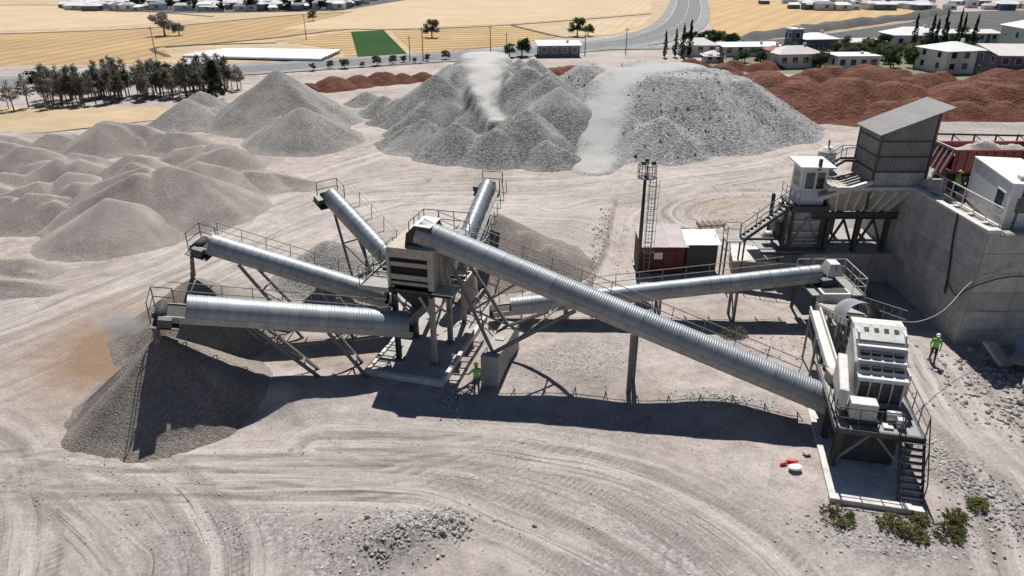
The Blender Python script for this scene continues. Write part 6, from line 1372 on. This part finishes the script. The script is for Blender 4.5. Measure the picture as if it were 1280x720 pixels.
# poles
for x, y, h, lb in ((-78.3, 165, 8, 'wooden power pole at the left above the grove'), (-54.3, 200, 8, 'wooden power pole in the golden field'), (-21.5, 158, 6.5, 'left pole of the pair by the striped field'), (-18.8, 158.5, 8.5, 'right pole of the pair by the striped field'), (-4.8, 168, 8, 'power pole behind the ridged stockpile'), (-1.2, 168.5, 6, 'short pole right of the power pole'), (16.5, 170, 7, 'pole at the right end of the white roofed barn'), (26, 172, 7, 'pole beside the side road')):
    t = thing('power_pole', (x, y, .2), lb, 'pole'); h *= .8; MB().tube((x, y, 0), (x, y, h), .11, 6, .07).build('shaft', 'wood_pole', t); MB().beam((x - .6, y, h - .4), (x + .6, y, h - .4), .08, .08).build('crossarm', 'wood_pole', t)
# far town
def town(x0, x1, y0, y1, n, label, grp, seed):
    rr = random.Random(seed); done = []
    while len(done) < n:
        x = rr.uniform(x0, x1); y = rr.uniform(y0, y1); w_ = rr.uniform(3, 8); d_ = rr.uniform(3, 6)
        done.append(x); h = rr.uniform(1.3, 2.6); wall = rr.choice(['house_white', 'house_white', 'house_dark', 'cabin_panel']); roof = rr.choice(['roof_white', 'roof_white', 'roof_pale', 'cabin_panel', 'house_dark'])
        t = thing('town_building', (x, y, .1), label, 'building', grp, rz=rr.uniform(-.3, .3)); MB().box(-w_ / 2, w_ / 2, -d_ / 2, d_ / 2, -.3, h).build('wall', wall, t, org=(0, 0, 0))
        MB().hexa([(-w_ / 2 - .3, -d_ / 2 - .3, h), (w_ / 2 + .3, -d_ / 2 - .3, h), (w_ / 2 + .3, d_ / 2 + .3, h), (-w_ / 2 - .3, d_ / 2 + .3, h), (-w_ / 2 + .5, -.4, h + .8), (w_ / 2 - .5, -.4, h + .8), (w_ / 2 - .5, .4, h + .8), (-w_ / 2 + .5, .4, h + .8)]).build('roof', roof, t, org=(0, 0, 0))
        for i in range(1):
            a = w_ * .1; MB().box(a - .7, a + .7, -d_ / 2 - .05, -d_ / 2 - .005, h * .35, h * .8).build('window', 'window_glass', t, org=(0, 0, 0))
town(-190, -66, 302, 372, 170, 'low building in the far town at the upper left', 'far town buildings at upper left', 3)
town(112, 215, 304, 350, 60, 'low pale building in the far settlement at the upper right', 'far settlement buildings at upper right', 4)
sheet('town_ground', [(-175, 305), (-120, 292), (-70, 302), (-66, 312), (-50, 380), (-110, 420), (-240, 420)], .09, 'dark_slope', 'grey built-up ground of the far town')
for i in range(30): tree('town_tree', 'dark tree among the far town buildings', random.uniform(-165, -70), random.uniform(298, 350), 'broad', random.uniform(.8, 1.4), group='trees of the far town', crownmat='leaf_dark')
# ------------------------------------------------------------------ dust puff at the nearest stacker's head
m = bpy.data.materials.new('dust'); m.use_nodes = True; N = m.node_tree.nodes; L = m.node_tree.links; N.remove(N['Principled BSDF'])
pv = N.new('ShaderNodeVolumePrincipled'); pv.inputs['Color'].default_value = (.9, .9, .9, 1); pv.inputs['Anisotropy'].default_value = .2
tc = N.new('ShaderNodeTexCoord'); ln_ = N.new('ShaderNodeVectorMath'); ln_.operation = 'LENGTH'; L.new(tc.outputs['Object'], ln_.inputs[0])
n1 = N.new('ShaderNodeTexNoise'); n1.inputs['Scale'].default_value = 1.7; n1.inputs['Detail'].default_value = 4; L.new(tc.outputs['Object'], n1.inputs['Vector'])
a1 = N.new('ShaderNodeMath'); a1.operation = 'SUBTRACT'; L.new(n1.outputs[0], a1.inputs[0]); a2 = N.new('ShaderNodeMath'); a2.operation = 'MULTIPLY'; a2.inputs[1].default_value = .62; L.new(ln_.outputs['Value'], a2.inputs[0]); L.new(a2.outputs[0], a1.inputs[1])
a3 = N.new('ShaderNodeMath'); a3.operation = 'MULTIPLY'; a3.inputs[1].default_value = 2.4; a3.use_clamp = False; L.new(a1.outputs[0], a3.inputs[0]); a4 = N.new('ShaderNodeMath'); a4.operation = 'MAXIMUM'; a4.inputs[1].default_value = 0; L.new(a3.outputs[0], a4.inputs[0])
L.new(a4.outputs[0], pv.inputs['Density']); L.new(pv.outputs[0], N['Material Output'].inputs['Volume']); MATS['dust'] = m
bm = bmesh.new(); bmesh.ops.create_icosphere(bm, subdivisions=3, radius=1); me = bpy.data.meshes.new('dust'); bm.to_mesh(me); bm.free()
o = link_mesh('dust_cloud', me, None, 'dust'); o.location = (-20.0, 32.3, 3.9); o.scale = (1.8, 1.2, 1.0); prop(o, 'faint white dust puff drifting left of the nearest stacker head', kind='stuff')
